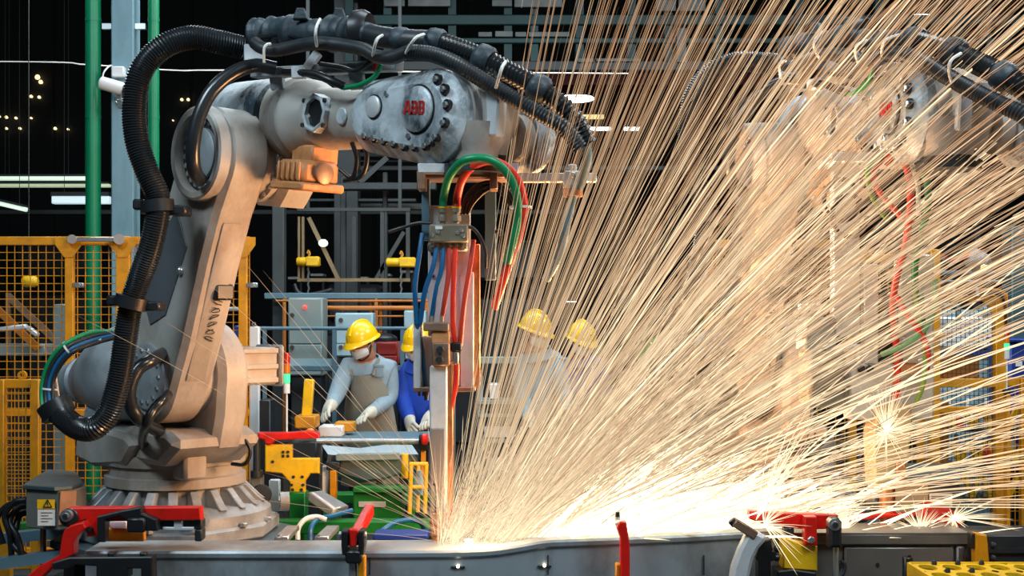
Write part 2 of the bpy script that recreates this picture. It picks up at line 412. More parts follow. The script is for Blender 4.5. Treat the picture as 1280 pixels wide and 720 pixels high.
# ------------------------------------------------------------------ overhead gantry, seen above the robot
Yg = 13.0
t = thing('overhead_gantry', 'dark teal overhead gantry with rows of pale panels, top centre', 'gantry', (0, Yg, 0))
x0, x1 = W(430, 0, Yg).x, W(1330, 0, Yg).x
for (a, b, mm) in ((18, 31, m_teal), (47, 54, m_teal), (76, 88, m_beam), (-14, -2, m_teal)):
    obj('girder', G().bx(x0, x1, Yg, Yg + 0.15, W(0, b, Yg).z, W(0, a, Yg).z, 0.01), mm, t)
for px in (436, 484, 565, 635, 668, 725, 790, 836, 900, 1000, 1100, 1200, 1320):
    obj('upright', G().bx(W(px, 0, Yg).x - 0.04, W(px, 0, Yg).x + 0.04, Yg + 0.03, Yg + 0.11, W(0, 88, Yg).z, W(0, -10, Yg).z), m_teal, t)
for px in (x0, x1):
    obj('gantry_leg', G().bx(px - 0.12, px + 0.12, Yg + 0.15, Yg + 0.4, 0, 5.2), m_beam, t)
m_gpan = mat('gantry_panel', c(92, 98, 98), 0.6, 0, 0.4, 5)
for (a, b, y0, y1) in ((480, 506, 0, 8), (510, 563, -3, 8), (615, 640, 0, 8), (643, 703, -1, 9), (598, 615, 40, 46), (619, 641, 39, 46), (644, 658, 40, 46), (661, 712, 40, 46), (820, 845, 0, 14), (848, 882, 0, 14), (846, 858, 35, 78), (722, 742, 73, 78), (745, 800, 73, 77)):
    p, q = W(a, y1, Yg - 0.02), W(b, y0, Yg - 0.02)
    obj('panel', G().bx(p.x, q.x, Yg - 0.03, Yg - 0.005, p.z, q.z, 0.004), m_gpan, t)
m_dred = mat('dark_red_beam', c(88, 16, 14), 0.6)
solo('crane_beam', G().bx(W(640, 0, 15).x, W(1000, 0, 15).x, 15, 15.3, W(0, 104, 15).z, W(0, 92, 15).z).bx(W(640, 0, 15).x, W(1000, 0, 15).x, 14.9, 15.4, W(0, 108, 15).z, W(0, 104, 15).z), m_dred,
     'dark red crane beam behind the first streaks of sparks', 'beam')
# high-bay lamps and strip lamps that show in the picture
def high_bay(px, py, Y, r, label):
    p = W(px, py, Y); t = thing('high_bay_lamp', label, 'lamp', tuple(p), 0, 'hall lamps')
    obj('reflector', G().lathe_open(p, (0, 0, 1), [(0, r), (0.12, r * 0.55), (0.2, r * 0.3), (0.32, r * 0.28), (0.32, 0.01)], 24), m_beam, t)
    obj('lens', G().cyl(p + Vector((0, 0, 0.005)), p + Vector((0, 0, 0.03)), r * 0.93, n=24), lamp_mat('high_bay_lens', (0.95, 1, 0.97, 1), 8.0), t)
    obj('hanger', G().cyl(p + Vector((0, 0, 0.3)), (p.x, p.y, 9), 0.01, n=6), m_beam, t)
high_bay(719, 125, 18, 0.28, 'glowing round hall lamp hanging right of the black corrugated hoses')
high_bay(712, 379, 24, 0.14, 'small bright lamp glowing above the second hard hat in the sparks')
high_bay(1148, 24, 18, 0.2, 'round hall lamp behind the sparks at the top right')
def strip(px0, px1, py, Y, label, h=0.06, s=None, dy=0.0):
    a, b = W(px0, py, Y), W(px1, py + dy, Y); t = thing('strip_lamp', label, 'lamp', tuple((a + b) / 2), 0, 'strip lamps far in the hall')
    obj('diffuser', G().bar(a, b, 0.1, h, 0.01), s or m_lamp, t)
    for q in (a.lerp(b, .2), a.lerp(b, .8)): obj('hanger', G().cyl(q, (q.x, q.y, 9), 0.0035, n=4), m_beam, t)
    obj('tray', G().bar(a + Vector((0, 0, h * 0.7)), b + Vector((0, 0, h * 0.7)), 0.14, h * 0.5), m_beam, t)
strip(-20, 112, 223, 15, 'upper of two long strip lamps at the far left edge', 0.045, lamp_mat('strip_soft', (0.80, 1.0, 0.82, 1), 0.75))
strip(-20, 138, 232, 15.5, 'lower of two long strip lamps at the far left edge', 0.04, lamp_mat('strip_dim', (0.75, 0.9, 0.6, 1), 0.42))
strip(-10, 33, 252, 14, 'slanting strip lamp below the long pair at the left edge', 0.05, lamp_mat('strip_soft', (0.80, 1.0, 0.82, 1), 0.75), 10)
strip(66, 138, 250, 14.5, 'wide pale strip lamp crossing behind the first green pipe', 0.09, lamp_mat('strip_cool', (0.75, 0.93, 1.0, 1), 0.6))
strip(660, 690, 160, 20, 'short white strip lamp just under the hose bend', 0.05)
strip(735, 765, 161, 20, 'short white strip lamp right of the hose bend', 0.05)
strip(780, 800, 161, 20, 'short white strip lamp among the sparks, right of its twin', 0.05)
strip(715, 755, 146, 19, 'warm strip lamp under the round hall lamp', 0.06, lamp_mat('strip_warm', (1.0, 0.8, 0.35, 1), 1.0))
strip(1164, 1175, 165, 19, 'tiny warm strip lamp left of the hanging pale signs', 0.05, m_lampw)
for i, (px, py, r) in enumerate(((48, 97, .05), (52, 103, .04), (40, 121, .03), (50, 122, .03), (9, 147, .03), (21, 148, .025), (40, 148, .02), (9, 161, .025), (26, 161, .025), (70, 161, .03), (86, 162, .02), (228, 125, .03), (236, 125, .03), (217, 151, .015), (0, 146, .025))):
    p = W(px, py, 27.92); r *= 1.15
    solo('far_lamp', G().lathe(p, (0, -1, 0), [(0, r * 0.7), (0.06, r), (0.08, r * 0.8)], 12), m_lampw, 'tiny warm lamp glimmering in the dark far left of the hall', 'lamp', 'far warm lamps')
# pale signs hanging at the right
t = thing('hanging_sign', 'pale hanging sign boards high at the right among sparks', 'sign', tuple(W(1238, 150, 12)))
for (a, b, y0, y1) in ((1218, 1232, 136, 146), (1235, 1258, 136, 146), (1218, 1240, 149, 153), (1247, 1259, 149, 153), (1222, 1251, 164, 167)):
    p, q = W(a, y1, 12), W(b, y0, 12); obj('sign_board', G().bx(p.x, q.x, 12, 12.03, p.z, q.z), m_whitep, t)
obj('hanger', G().bx(W(1238, 0, 12).x - 0.02, W(1238, 0, 12).x + 0.02, 12.03, 12.07, W(0, 167, 12).z, 9), m_beam, t)

# ------------------------------------------------------------------ mid background: steelwork, cabinets, hoists
Yb = 11.0
def beam(px0, px1, py0, py1, Y, dp, m, label, name='steel_beam', cat='beam', group=None):
    a, b = W(px0, py1, Y), W(px1, py0, Y)
    return solo(name, G().bx(a.x, b.x, Y, Y + dp, a.z, b.z, 0.008), m, label, cat, group)
def post(px0, px1, py_top, Y, dp, m, label, name='steel_post', cat='post'):
    a, b = W(px0, 0, Y), W(px1, py_top, Y)
    return solo(name, G().bx(a.x, b.x, Y, Y + dp, 0, b.z, 0.008), m, label, cat)
post(340, 355, 170, Yb, 0.12, m_beam, 'dark grey steel post below the orange motor of the left robot')
post(425, 432, 220, 12.4, 0.08, m_beam, 'thin dark post behind the framed hoist carriage')
post(478, 484, 215, 12.2, 0.08, m_beam, 'thin dark post right of centre in the hoist carriage')
beam(330, 545, 366, 374, Yb - 0.15, 0.12, m_rail, 'slate-blue beam running just above the grey cabinets')
beam(410, 545, 228, 237, 12, 0.15, m_beam, 'grey beam under the left robot wrist')
beam(300, 1300, 207, 213, 14.5, 0.2, m_beam, 'long dark roof beam behind the welding guns')
beam(-100, 720, 262, 268, 16, 0.2, m_beam, 'long dark beam behind the fence tops')
for (a, b, y0, y1, Y, lab) in ((395, 560, 190, 196, 15.5, 'dull steel purlin just under the left robot wrist'), (395, 700, 200, 203, 16, 'thin steel purlin below the wrist'), (355, 520, 248, 252, 13.2, 'thin dark pipe rack bar above the hoist carriage'), (440, 530, 254, 262, 13.4, 'dull flat duct above the hoist carriage')):
    beam(a, b, y0, y1, Y, 0.1, m_beam, lab)
solo('diagonal_brace', G().bar(W(450, 228, 12.1), W(484, 197, 12.1), 0.03, 0.05), m_beam, 'diagonal steel brace under the left robot wrist', 'brace')
# framed carriage
Yh = 11.6
t = thing('hoist_carriage', 'open steel carriage frame with diagonal braces over the workers', 'frame', tuple(W(443, 350, Yh)))
m_crt = mat('carriage_tan', c(128, 110, 80), 0.6, 0, 0.2)
for (p, q) in (((375, 271), (375, 350)), ((378, 271), (378, 350)), ((386, 272), (423, 349)), ((443, 271), (443, 349)), ((470, 349), (505, 290)), ((478, 262), (478, 349)), ((510, 262), (510, 350))):
    obj('strut', G().bar(W(*p, Yh), W(*q, Yh), 0.035, 0.035), m_crt if p[0] < 400 else m_beam, t)
for y in (262, 350):
    obj('chord', G().bar(W(372, y, Yh), W(513, y, Yh), 0.05, 0.03), m_crt if y > 300 else m_beam, t)
for px in (385, 500):
    obj('hanger', G().bar(W(px, 262, Yh), (W(px, 0, Yh).x, Yh, 6.0), 0.03, 0.03), m_beam, t)
solo('spot_lamp', G().ball(W(404, 304, Yh - 0.04), 0.045, (1, 1, 0.8), 12), lamp_mat('pale_spot', (0.8, 1, 0.85, 1), 0.9), 'small pale lamp inside the hoist carriage frame', 'lamp')
def hoist(px0, px1, py, label):
    Y = Yh - 0.05; a, b = W(px0, py, Y), W(px1, py, Y); h = 0.04
    t = thing('chain_hoist', label, 'hoist', tuple((a + b) / 2), 0, 'yellow hoists')
    mid = (a + b) / 2; d = (b - a)
    obj('motor', G().lathe(a, d, [(0, h * .8), (0.01, h), (d.length * .42, h), (d.length * .45, h * .8)], 14), m_yelb, t)
    obj('gearbox', G().bx(mid.x - 0.02, b.x, Y - 0.05, Y + 0.05, a.z - 0.045, a.z + 0.045, 0.012), m_yelb, t)
    obj('hook', G().tube([mid + Vector((0, 0, 0.04)), mid + Vector((0.015, 0, 0.07)), mid + Vector((0, 0, 0.1)), mid + Vector((-0.012, 0, 0.075))], 0.007, 6), m_yel, t)
    obj('rod', G().cyl(mid + Vector((0, 0, 0.09)), (mid.x, Y, W(0, 349, Yh).z), 0.006, n=6), m_steel, t)
    obj('chain', G().tube([mid + Vector((0.005 * (-1) ** i, 0, -0.03 - 0.035 * i)) for i in range(10)], 0.009, 6, raw=True), m_steel, t)
hoist(371, 400, 327, 'yellow chain hoist hanging above the grey cabinet')
hoist(483, 520, 328, 'yellow chain hoist hanging beside the left welding gun')
# hoist with lamp behind the left fence
t = thing('pendant_hoist', 'small pale yellow hoist hanging behind the left mesh fence', 'hoist', tuple(W(37, 350, 10)))
obj('body', G().lathe(W(28, 352, 10), (1, 0, 0), [(0, .03), (.02, .045), (.1, .045), (.12, .03)], 14), m_yelb, t)
obj('chain', G().cyl(W(36, 346, 10), Vector((W(36, 346, 10).x, 10, 9)), 0.004, n=6), m_beam, t)

# grey cabinet
def cabinet(name, px0, px1, py0, py1, Y, dp, m, label, led=None, split=None, locks=()):
    a, b = W(px0, py1, Y), W(px1, py0, Y); t = thing(name, label, 'cabinet', ((a.x + b.x) / 2, Y + dp / 2, a.z))
    obj('body', G().bx(a.x, b.x, Y + 0.012, Y + dp, a.z, b.z, 0.008), m, t)
    obj('stand', G().bx(a.x + 0.02, b.x - 0.02, Y + 0.05, Y + dp - 0.02, 0, a.z), m_dark, t)
    d = obj('door', G().bx(a.x + 0.008, b.x - 0.008, Y, Y + 0.014, a.z + (split or 0.01), b.z - 0.01, 0.005), m, t)
    for (lx, ly) in locks:
        obj('lock', G().cyl(W(lx, ly, Y - 0.02), W(lx, ly, Y + 0.01), 0.018, n=12), m_dark, d)
    if split: obj('lower_panel', G().bx(a.x + 0.008, b.x - 0.008, Y, Y + 0.014, a.z + 0.008, a.z + split - 0.008, 0.005), m, t)
    if led: obj('indicator_lamp', G().ball(W(led[0], led[1], Y - 0.005), 0.016, n=10), m_ledred, t)
    return t
cabinet('control_cabinet', 360, 403, 372, 470, 10.3, 0.3, m_cab, 'tall grey-green control cabinet with a red indicator lamp', (381, 384), 0.26, ((365, 394), (365, 434)))
cabinet('switch_box', 419, 466, 391, 446, 10.5, 0.25, m_cabb, 'light blue-grey switch box behind the nearest yellow hard hat', None, 0.11, ((426, 400), (426, 434)))
cabinet('switch_box', 505, 532, 388, 450, 10.6, 0.25, m_cabb, 'light blue-grey switch box partly hidden by the left welding gun', None, None, ())
cabinet('red_tool_chest', 470, 497, 427, 456, 10.2, 0.3, mat('tool_chest_red', c(140, 30, 24), 0.45), 'dark red chest behind the shoulder of the grey-blue worker', None, 0.08, ())
solo('chest_lid_bag', G().ball(W(482, 424, 10.3), 0.09, (1.1, 1, 0.55), 14), m_black, 'black bundle lying on the dark red chest', 'bundle')
# supports under the wall-mounted boxes: a rack
for (px, lab) in ((355, 'left'), (470, 'middle'), (533, 'right')):
    post(px - 2, px + 2, 372, 10.85, 0.05, m_orng, {'left': 'orange-brown post at the left side of the grey-green cabinet', 'middle': 'orange-brown post right of the blue-grey switch box', 'right': 'orange-brown post behind the left welding gun'}[lab])
for (a, b, y0, y1, lab) in ((345, 545, 374.5, 377.5, 'thin orange pipe just under the slate-blue beam'), (403, 520, 382, 388, 'thick orange pipe right of the grey-green cabinet'), (403, 515, 394, 396.5, 'thin orange pipe below the thick one')):
    p, q = W(a, (y0 + y1) / 2, 10.75), W(b, (y0 + y1) / 2, 10.75)
    solo('orange_pipe_run', G().cyl(p, q, (y1 - y0) / 2 * 10.75 / F, n=12), m_orng, lab, 'pipe')
solo('cable_loop', G().tube([W(368, 355, 10.9), W(372, 364, 10.9), W(382, 369, 10.9), W(400, 366, 10.9), W(415, 362, 10.9)], 0.018, 8), m_black, 'black cable loop sagging over the grey-green cabinet', 'cable')
for (a, py, lab) in ((461, 378, 'first'), (473, 378, 'second')):
    post(a, a + 4.5, 376, 10.95, 0.05, m_orng, {'first': 'orange-brown upright behind the hard hat, left of a pair', 'second': 'orange-brown upright behind the hard hat, right of a pair'}[lab])
# handrail of the work platform
Yr = 9.9
t = thing('platform_railing', 'slate-blue platform railing behind the nearest worker', 'railing', tuple(W(430, 465, Yr)))
x0, x1 = W(318, 0, Yr).x, W(545, 0, Yr).x
obj('handrail', G().cyl((x0, Yr, W(0, 410.5, Yr).z), (x1, Yr, W(0, 410.5, Yr).z), 0.015, n=10), m_rail, t)
obj('toe_beam', G().bx(x0, x1, Yr, Yr + 0.1, W(0, 464, Yr).z, W(0, 457, Yr).z, 0.006), m_rail, t)
obj('kick_plate', G().bx(x0, W(420, 0, Yr).x, Yr + 0.03, Yr + 0.045, W(0, 457, Yr).z, W(0, 448.5, Yr).z), m_cabb, t)
for px in (331, 418, 503): obj('stanchion', G().bx(W(px, 0, Yr).x - 0.015, W(px, 0, Yr).x + 0.015, Yr - 0.012, Yr + 0.012, 0, W(0, 410, Yr).z), m_rail, t)
# white board left of the worker, behind the robot motor
post(311, 324, 408, 8.9, 0.05, m_whitep, 'tall white equipment cover right of the yellow fence post', 'equipment_cover', 'cover')
solo('cover_eye', G().ring(W(317, 405, 8.9), (0, 1, 0), 0.014, 0.008, 0.02, 12), m_steel, 'small steel eye on top of the tall white cover', 'ring')
post(292, 301, 407, 9.1, 0.04, m_bluebox, 'blue panel edge behind the yellow fence post', 'blue_cover', 'cover')
# steelwork behind the left fence
t = thing('conveyor', 'pale conveyor with orange braces seen through the left mesh fence', 'conveyor', (W(8, 0, 11).x, 11.0, 0))
obj('rail', G().bx(W(-40, 0, 11).x, W(56, 0, 11).x, 11, 11.3, W(0, 445, 11).z, W(0, 430, 11).z, 0.008), m_cab, t)
for px in (-30, 20, 52): obj('leg', G().bx(W(px, 0, 11).x - .04, W(px, 0, 11).x + .04, 11.1, 11.2, 0, W(0, 445, 11).z), m_dark, t)
obj('brace', G().bar(W(-10, 380, 10.96), W(48, 436, 10.96), 0.03, 0.06), m_orng, t)
obj('brace', G().bar(W(10, 370, 11.35), W(75, 430, 11.35), 0.03, 0.06), m_rust, t)
obj('brace_post', G().bx(W(8, 0, 11.35).x, W(13, 0, 11.35).x, 11.33, 11.37, 0, W(0, 366, 11.35).z), m_rust, t)
obj('brace_post', G().bx(W(-14, 0, 10.96).x, W(-9, 0, 10.96).x, 10.94, 10.98, 0, W(0, 376, 10.96).z), m_orng, t)
post(66, 84, 380, 10.4, 0.1, m_cab, 'pale grey box post seen through the left mesh fence', 'box_post')
solo('robot_arm_link', G().bar(W(0, 412, 10.2), W(34, 408, 10.2), 0.06, 0.04, 0.01).bar(W(34, 409, 10.2), W(48, 420, 10.2), 0.05, 0.04, 0.01), m_white, 'pale bent linkage seen through the left mesh fence', 'linkage')
beam(130, 146, 412, 420, 10.9, 0.1, m_beam, 'short grey beam behind the green pipe in the fence', 'steel_beam')
beam(255, 300, 384, 389, 9.6, 0.1, m_cab, 'pale beam seen through the mesh beside the lower robot arm', 'steel_beam')
# dark machine mass in the far middle: stamping presses
def press(px0, px1, py_top, Y, label):
    a, b = W(px0, 0, Y), W(px1, py_top, Y); t = thing('dark_machine', label, 'machine', ((a.x + b.x) / 2, Y + 0.5, 0))
    obj('body', G().bx(a.x, b.x, Y, Y + 1.2, 0, b.z * 0.72, 0.03), m_dark, t)
    obj('crown', G().bx(a.x + 0.05, b.x - 0.05, Y + 0.1, Y + 1.1, b.z * 0.8, b.z, 0.05), m_dark, t)
    for xx in (a.x + 0.12, b.x - 0.12): obj('tie_post', G().bx(xx - 0.06, xx + 0.06, Y + 0.3, Y + 0.5, b.z * 0.7, b.z * 0.82), m_dark, t)
    for k in range(3): obj('hatch', G().bx(a.x + 0.1 + k * 0.3, a.x + 0.32 + k * 0.3, Y - 0.02, Y, b.z * 0.3, b.z * 0.5, 0.008), m_beam, t)
press(400, 480, 355, 15, 'dark machine behind the hoists, above the hard hat')
press(10, 110, 300, 18, 'dark machine deep behind the left mesh fence')
press(560, 680, 300, 17, 'dark machine behind the left welding gun')
press(1090, 1210, 262, 17, 'dark machine deep behind the right welding gun')
t = thing('far_shelving', 'faint pale shelving far behind the hoists', 'shelving', tuple(W(430, 0, 18))[:2] + (0,))
for i in range(6):
    px = 360 + i * 28; a, b = W(px, 349 - (i % 3) * 4, 18), W(px + 16, 346 - (i % 3) * 4, 18); obj('shelf', G().bx(a.x, b.x, 18, 18.3, a.z, b.z), m_whitep, t)
    obj('upright', G().bx(b.x - .03, b.x, 18.1, 18.15, 0, b.z), m_dark, t)
# ================================================================== welding robot (built once, copied once)
TH = 45.0
def robot_root(loc, th, label):
    return thing('welding_robot', label, 'robot', loc, R(-th), 'welding robots')
RO = Vector((-1.64, 6.25, 0.615))
rb = robot_root(tuple(RO), TH, 'grey welding robot with black corrugated hoses, left of the sparks')
X3, Z3 = 0.80, 1.742; X2, Z2 = 0.32, 0.78
def arc(cx, cz, r, a0, a1, n):
    return [(cx + r * math.cos(R(a0 + (a1 - a0) * i / n)), cz + r * math.sin(R(a0 + (a1 - a0) * i / n))) for i in range(n + 1)]
L = dict(parent=rb, local=True)
EX, EY, EZ = Vector((1, 0, 0)), Vector((0, 1, 0)), Vector((0, 0, 1))
bolt_me = to_mesh(G().lathe((0, 0, 0), (0, 0, 1), [(0, 1), (0.7, 1), (0.9, 0.8)], 6), 'bolt'); bolt_me.materials.append(m_dark)
boltl_me = to_mesh(G().lathe((0, 0, 0), (0, 0, 1), [(0, 1), (0.7, 1), (0.9, 0.8)], 6), 'bolt'); boltl_me.materials.append(m_steel)
def bolt(p, ax, r, parent, me=None, local=True):
    return share('bolt', me or bolt_me, frame_M(p, ax) @ Matrix.Scale(r, 4), parent, local)
# --- base
base = obj('base', G().lathe((0, 0, 0.07), EZ, [(0, 0.46), (0.05, 0.455), (0.085, 0.41), (0.09, 0.30)], 40), m_cast, **L)
obj('foot_plate', G().prism([(0.5 * math.cos(R(22.5 + 45 * i)) * (1.06 if i % 2 else 1), 0.5 * math.sin(R(22.5 + 45 * i))) for i in range(8)], (0, 0, 0), EX, EY, 0, 0.07, 0.012), m_cast, base, True)
rib_me = to_mesh(G().prism([(0.29, 0.15), (0.43, 0.15), (0.40, 0.175), (0.34, 0.235), (0.29, 0.235)], (0, 0, 0), EX, EZ, -0.022, 0.022, 0.004), 'rib'); rib_me.materials.append(m_cast)
for i in range(22):
    share('rib', rib_me, Matrix.Rotation(2 * math.pi * i / 22, 4, 'Z'), base, True)
obj('base_drum', G().lathe((0, 0, 0.15), EZ, [(0, 0.30), (0.09, 0.30), (0.095, 0.335), (0.14, 0.335), (0.145, 0.315), (0.2, 0.315)], 40), m_robot, **L)
for (a) in (-75, -20, 60, 165):
    p = Vector((0.50 * math.cos(R(a)), 0.50 * math.sin(R(a)), 0.075))
    ey = obj('levelling_eye', G().ring(p + Vector((0, 0, 0.055)), (math.cos(R(a)), math.sin(R(a)), 0), 0.048, 0.03, 0.045, 20), m_cast, base, True)
    share('bolt', boltl_me, frame_M(p + Vector((-0.01, 0, 0.055)), (math.cos(R(a)), math.sin(R(a)), 0)) @ Matrix.Scale(0.028, 4), base, True)
for a in (10, 35, -45, -100, 95):
    bolt((0.47 * math.cos(R(a)), 0.47 * math.sin(R(a)), 0.07), EZ, 0.02, base, boltl_me)
# --- turret
tur = obj('turret', G().lathe((0, 0, 0.345), EZ, [(0, 0.33), (0.05, 0.34), (0.11, 0.31)], 36).prism(
    [(-0.36, 0.46), (-0.30, 0.37), (0.36, 0.37), (0.50, 0.46), (0.50, 0.50), (0.42, 0.535), (-0.30, 0.54)], (0, 0, 0), EX, EZ, 0.30, -0.16, 0.03), m_robot, **L)
chk = [(-0.10, 0.45), (0.50, 0.45), (0.545, 0.60)] + arc(X2, Z2, 0.245, -15, 190, 18) + [(-0.02, 0.62)]
obj('shoulder_cheek', G().prism(chk, (0, 0, 0), EX, EZ, -0.06, 0.10, 0.03), m_robot, **L)
obj('turret_skirt', G().prism([(-0.38, 0.36), (-0.2, 0.33), (0.1, 0.36), (0.2, 0.46), (0.12, 0.50), (-0.36, 0.54)], (0, 0, 0), EX, EZ, 0.13, 0.34, 0.02), m_robot, **L)
obj('turret_lug', G().bx(0.30, 0.42, -0.20, -0.08, 0.30, 0.44, 0.015), m_robot, **L)
# --- J2 hub and motor
obj('shoulder_hub', G().lathe((X2, -0.15, Z2), (0, 1, 0), [(0, 0.19), (0.06, 0.19), (0.065, 0.16)], 36), m_robot, **L)
for i in range(20):
    a = 2 * math.pi * i / 20; bolt((X2 + 0.17 * math.cos(a), -0.085, Z2 + 0.17 * math.sin(a)), (0, -1, 0), 0.012, rb)
mo = obj('shoulder_motor', G().bx(X2 - 0.10, X2 + 0.10, 0.08, 0.31, Z2 - 0.055, Z2 + 0.125, 0.015), m_robot, **L)
obj('motor_flange', G().bx(X2 - 0.13, X2 + 0.13, 0.05, 0.09, Z2 - 0.08, Z2 + 0.15, 0.01), m_robot, mo, True)
for z in (Z2 - 0.045, Z2 + 0.02, Z2 + 0.095):
    obj('motor_fin', G().bx(X2 + 0.10, X2 + 0.115, 0.10, 0.30, z, z + 0.025, 0.004), m_robot, mo, True)
obj('motor_cap', G().bx(X2 - 0.11, X2 + 0.115, 0.31, 0.335, Z2 - 0.065, Z2 + 0.135, 0.01), m_cast, mo, True)
# --- lower arm
d = Vector((X3 - X2, 0, Z3 - Z2)).normalized(); nrm = Vector((d.z, 0, -d.x))
la_u, la_v = nrm, d; LEN = math.hypot(X3 - X2, Z3 - Z2)
prof = arc(0, LEN, 0.205, -5, 185, 20) + [(-0.225, LEN * 0.55), (-0.235, LEN * 0.3)] + arc(0, 0, 0.215, 180, 360, 16) + [(0.215, LEN * 0.25), (0.19, LEN * 0.6), (0.185, LEN * 0.8)]
arm = obj('lower_arm', G().prism(prof, (X2, 0, Z2), la_u, la_v, 0.13, 0.33, 0.025), m_robot, **L)
def LA(u, v, y): return Vector((X2, 0, Z2)) + la_u * u + la_v * v + Vector((0, y, 0))
obj('arm_front_rib', G().prism([(0.195, 0.05), (0.222, 0.1), (0.2, LEN * 0.6), (0.19, LEN * 0.78)], (X2, 0, Z2), la_u, la_v, 0.18, 0.28, 0.004), m_robot, arm, True)
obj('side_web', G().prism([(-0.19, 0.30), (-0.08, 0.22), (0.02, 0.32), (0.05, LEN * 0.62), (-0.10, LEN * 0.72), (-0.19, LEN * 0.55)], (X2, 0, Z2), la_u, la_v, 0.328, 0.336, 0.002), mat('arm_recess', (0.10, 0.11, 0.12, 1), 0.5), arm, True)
hp = Vector((X3, -0.33, Z3))
obj('elbow_rim', G().lathe_open(hp, (0, -1, 0), [(0, 0.205), (0.045, 0.20), (0.052, 0.19), (0.05, 0.165), (-0.002, 0.16)], 40), m_robot, arm, True)
obj('bolt_ring', G().lathe(hp + Vector((0, 0.0, 0)), (0, -1, 0), [(0, 0.162), (0.008, 0.162)], 36), m_dark, arm, True)
obj('hub_disc', G().lathe(hp + Vector((0, -0.006, 0)), (0, -1, 0), [(0, 0.11), (0.018, 0.11), (0.024, 0.1)], 36), m_cast, arm, True)
for i in range(22):
    a = 2 * math.pi * i / 22; bolt(hp + Vector((0.137 * math.cos(a), -0.006, 0.137 * math.sin(a))), (0, -1, 0), 0.013, arm, boltl_me)
hp2 = Vector((X2, -0.33, Z2))
obj('lower_hub_disc', G().lathe(hp2, (0, -1, 0), [(0, 0.15), (0.012, 0.15), (0.016, 0.14)], 36), m_cast, arm, True)
for i in range(14):
    a = 2 * math.pi * i / 14; bolt(hp2 + Vector((0.12 * math.cos(a), -0.012, 0.12 * math.sin(a))), (0, -1, 0), 0.012, arm, boltl_me)
obj('sensor_block', G().box(LA(0.2, 0.52, -0.2), (0.05, 0.09, 0.07), None, 0.008), m_black, arm, True)
obj('grease_nipple', G().ball(LA(0.05, 0.55, -0.335), 0.02, n=12), m_steel, arm, True)
# --- elbow and upper arm, pitched down
PIT = R(6.5); ua = Vector((math.cos(PIT), 0, -math.sin(PIT))); un = Vector((math.sin(PIT), 0, math.cos(PIT)))
J3 = Vector((X3, 0, Z3)); OFF = 0.185
def UA(u, y, n): return J3 + ua * u + Vector((0, y, 0)) + un * n
obj('elbow_hub', G().lathe((X3, -0.13, Z3), (0, 1, 0), [(0, 0.165), (0.05, 0.165), (0.055, 0.185), (0.10, 0.185)], 36), m_robot, **L)
for i in range(22):
    a = 2 * math.pi * i / 22; bolt((X3 + 0.172 * math.cos(a), -0.075, Z3 + 0.172 * math.sin(a)), (0, -1, 0), 0.012, rb, boltl_me)
obj('elbow_block', G().prism([(-0.20, -0.06), (-0.05, -0.20), (0.12, -0.20), (0.26, -0.02), (0.30, OFF + 0.05), (0.24, OFF + 0.16), (-0.22, OFF + 0.16), (-0.26, OFF)], J3, ua, un, -0.14, 0.045, 0.03), m_robot, **L)
obj('axis_drum', G().lathe(UA(-0.30, 0, OFF), ua, [(0, 0.10), (0.01, 0.145), (0.06, 0.165), (0.3, 0.175), (0.4, 0.17)], 40), m_wrist, **L)
obj('arm_collar', G().lathe(UA(0.14, 0, OFF), ua, [(0, 0.165), (0.02, 0.178), (0.09, 0.178), (0.10, 0.16), (0.125, 0.16), (0.13, 0.17), (0.17, 0.165), (0.24, 0.135)], 40), m_robot, **L)
tube = obj('arm_tube', G().lathe(UA(0.30, 0, OFF), ua, [(0, 0.145), (0.10, 0.132), (0.38, 0.118), (0.55, 0.125)], 40), m_robot, **L)
p = UA(0.50, -0.115, OFF + 0.01)
obj('oval_rim', G().lathe_open(p, (0, -1, 0), [(-0.03, 0.082), (0.03, 0.08), (0.034, 0.072), (0.03, 0.062), (-0.01, 0.06)], 8), m_wrist, tube, True)
obj('oval_opening', G().lathe(p + Vector((0, 0.0, 0)), (0, -1, 0), [(0, 0.062), (0.014, 0.062)], 8), m_black, tube, True)
obj('tube_cap', G().lathe(UA(0.66, -0.11, OFF), (0, -1, 0), [(0, 0.03), (0.012, 0.035), (0.016, 0.03)], 20), m_wrist, tube, True)
for (du, dn) in ((-0.07, 0.05), (-0.07, -0.05), (0.07, 0.05), (0.07, -0.05)): bolt(UA(0.50 + du, -0.14, OFF + 0.01 + dn), (0, -1, 0), 0.011, tube)
# --- wrist housing
U5 = 1.20; r5, r4 = 0.178, 0.142; U4 = 0.86
hull = arc(U5, OFF, r5, -95, 97, 22) + arc(U4, OFF, r4, 97, 265, 14)
wr_ = obj('wrist_housing', G().prism(hull, J3, ua, un, -0.15, 0.165, 0.06), m_wrist, **L)
obj('wrist_rim', G().prism(arc(U5, OFF, r5 + 0.006, -95, 97, 22) + arc(U4, OFF, r4 + 0.004, 97, 265, 14), J3, ua, un, -0.10, 0.075, 0.01), m_robot, wr_, True)
yf = -0.167
obj('logo_cover', G().lathe(UA(U5 - 0.02, yf, OFF + 0.02), (0, -1, 0), [(-0.01, 0.085), (0.010, 0.085), (0.014, 0.078)], 36), m_wrist, wr_, True)
obj('cover_seam', G().ring(UA(U5 - 0.02, yf + 0.004, OFF + 0.02), (0, -1, 0), 0.092, 0.085, 0.006, 36), m_black, wr_, True)
obj('small_cover', G().lathe(UA(0.92, yf, OFF + 0.03), (0, -1, 0), [(-0.01, 0.042), (0.008, 0.042), (0.012, 0.036)], 24), m_white, wr_, True)
obj('small_cover_seam', G().ring(UA(0.92, yf + 0.004, OFF + 0.03), (0, -1, 0), 0.048, 0.042, 0.006, 24), m_black, wr_, True)
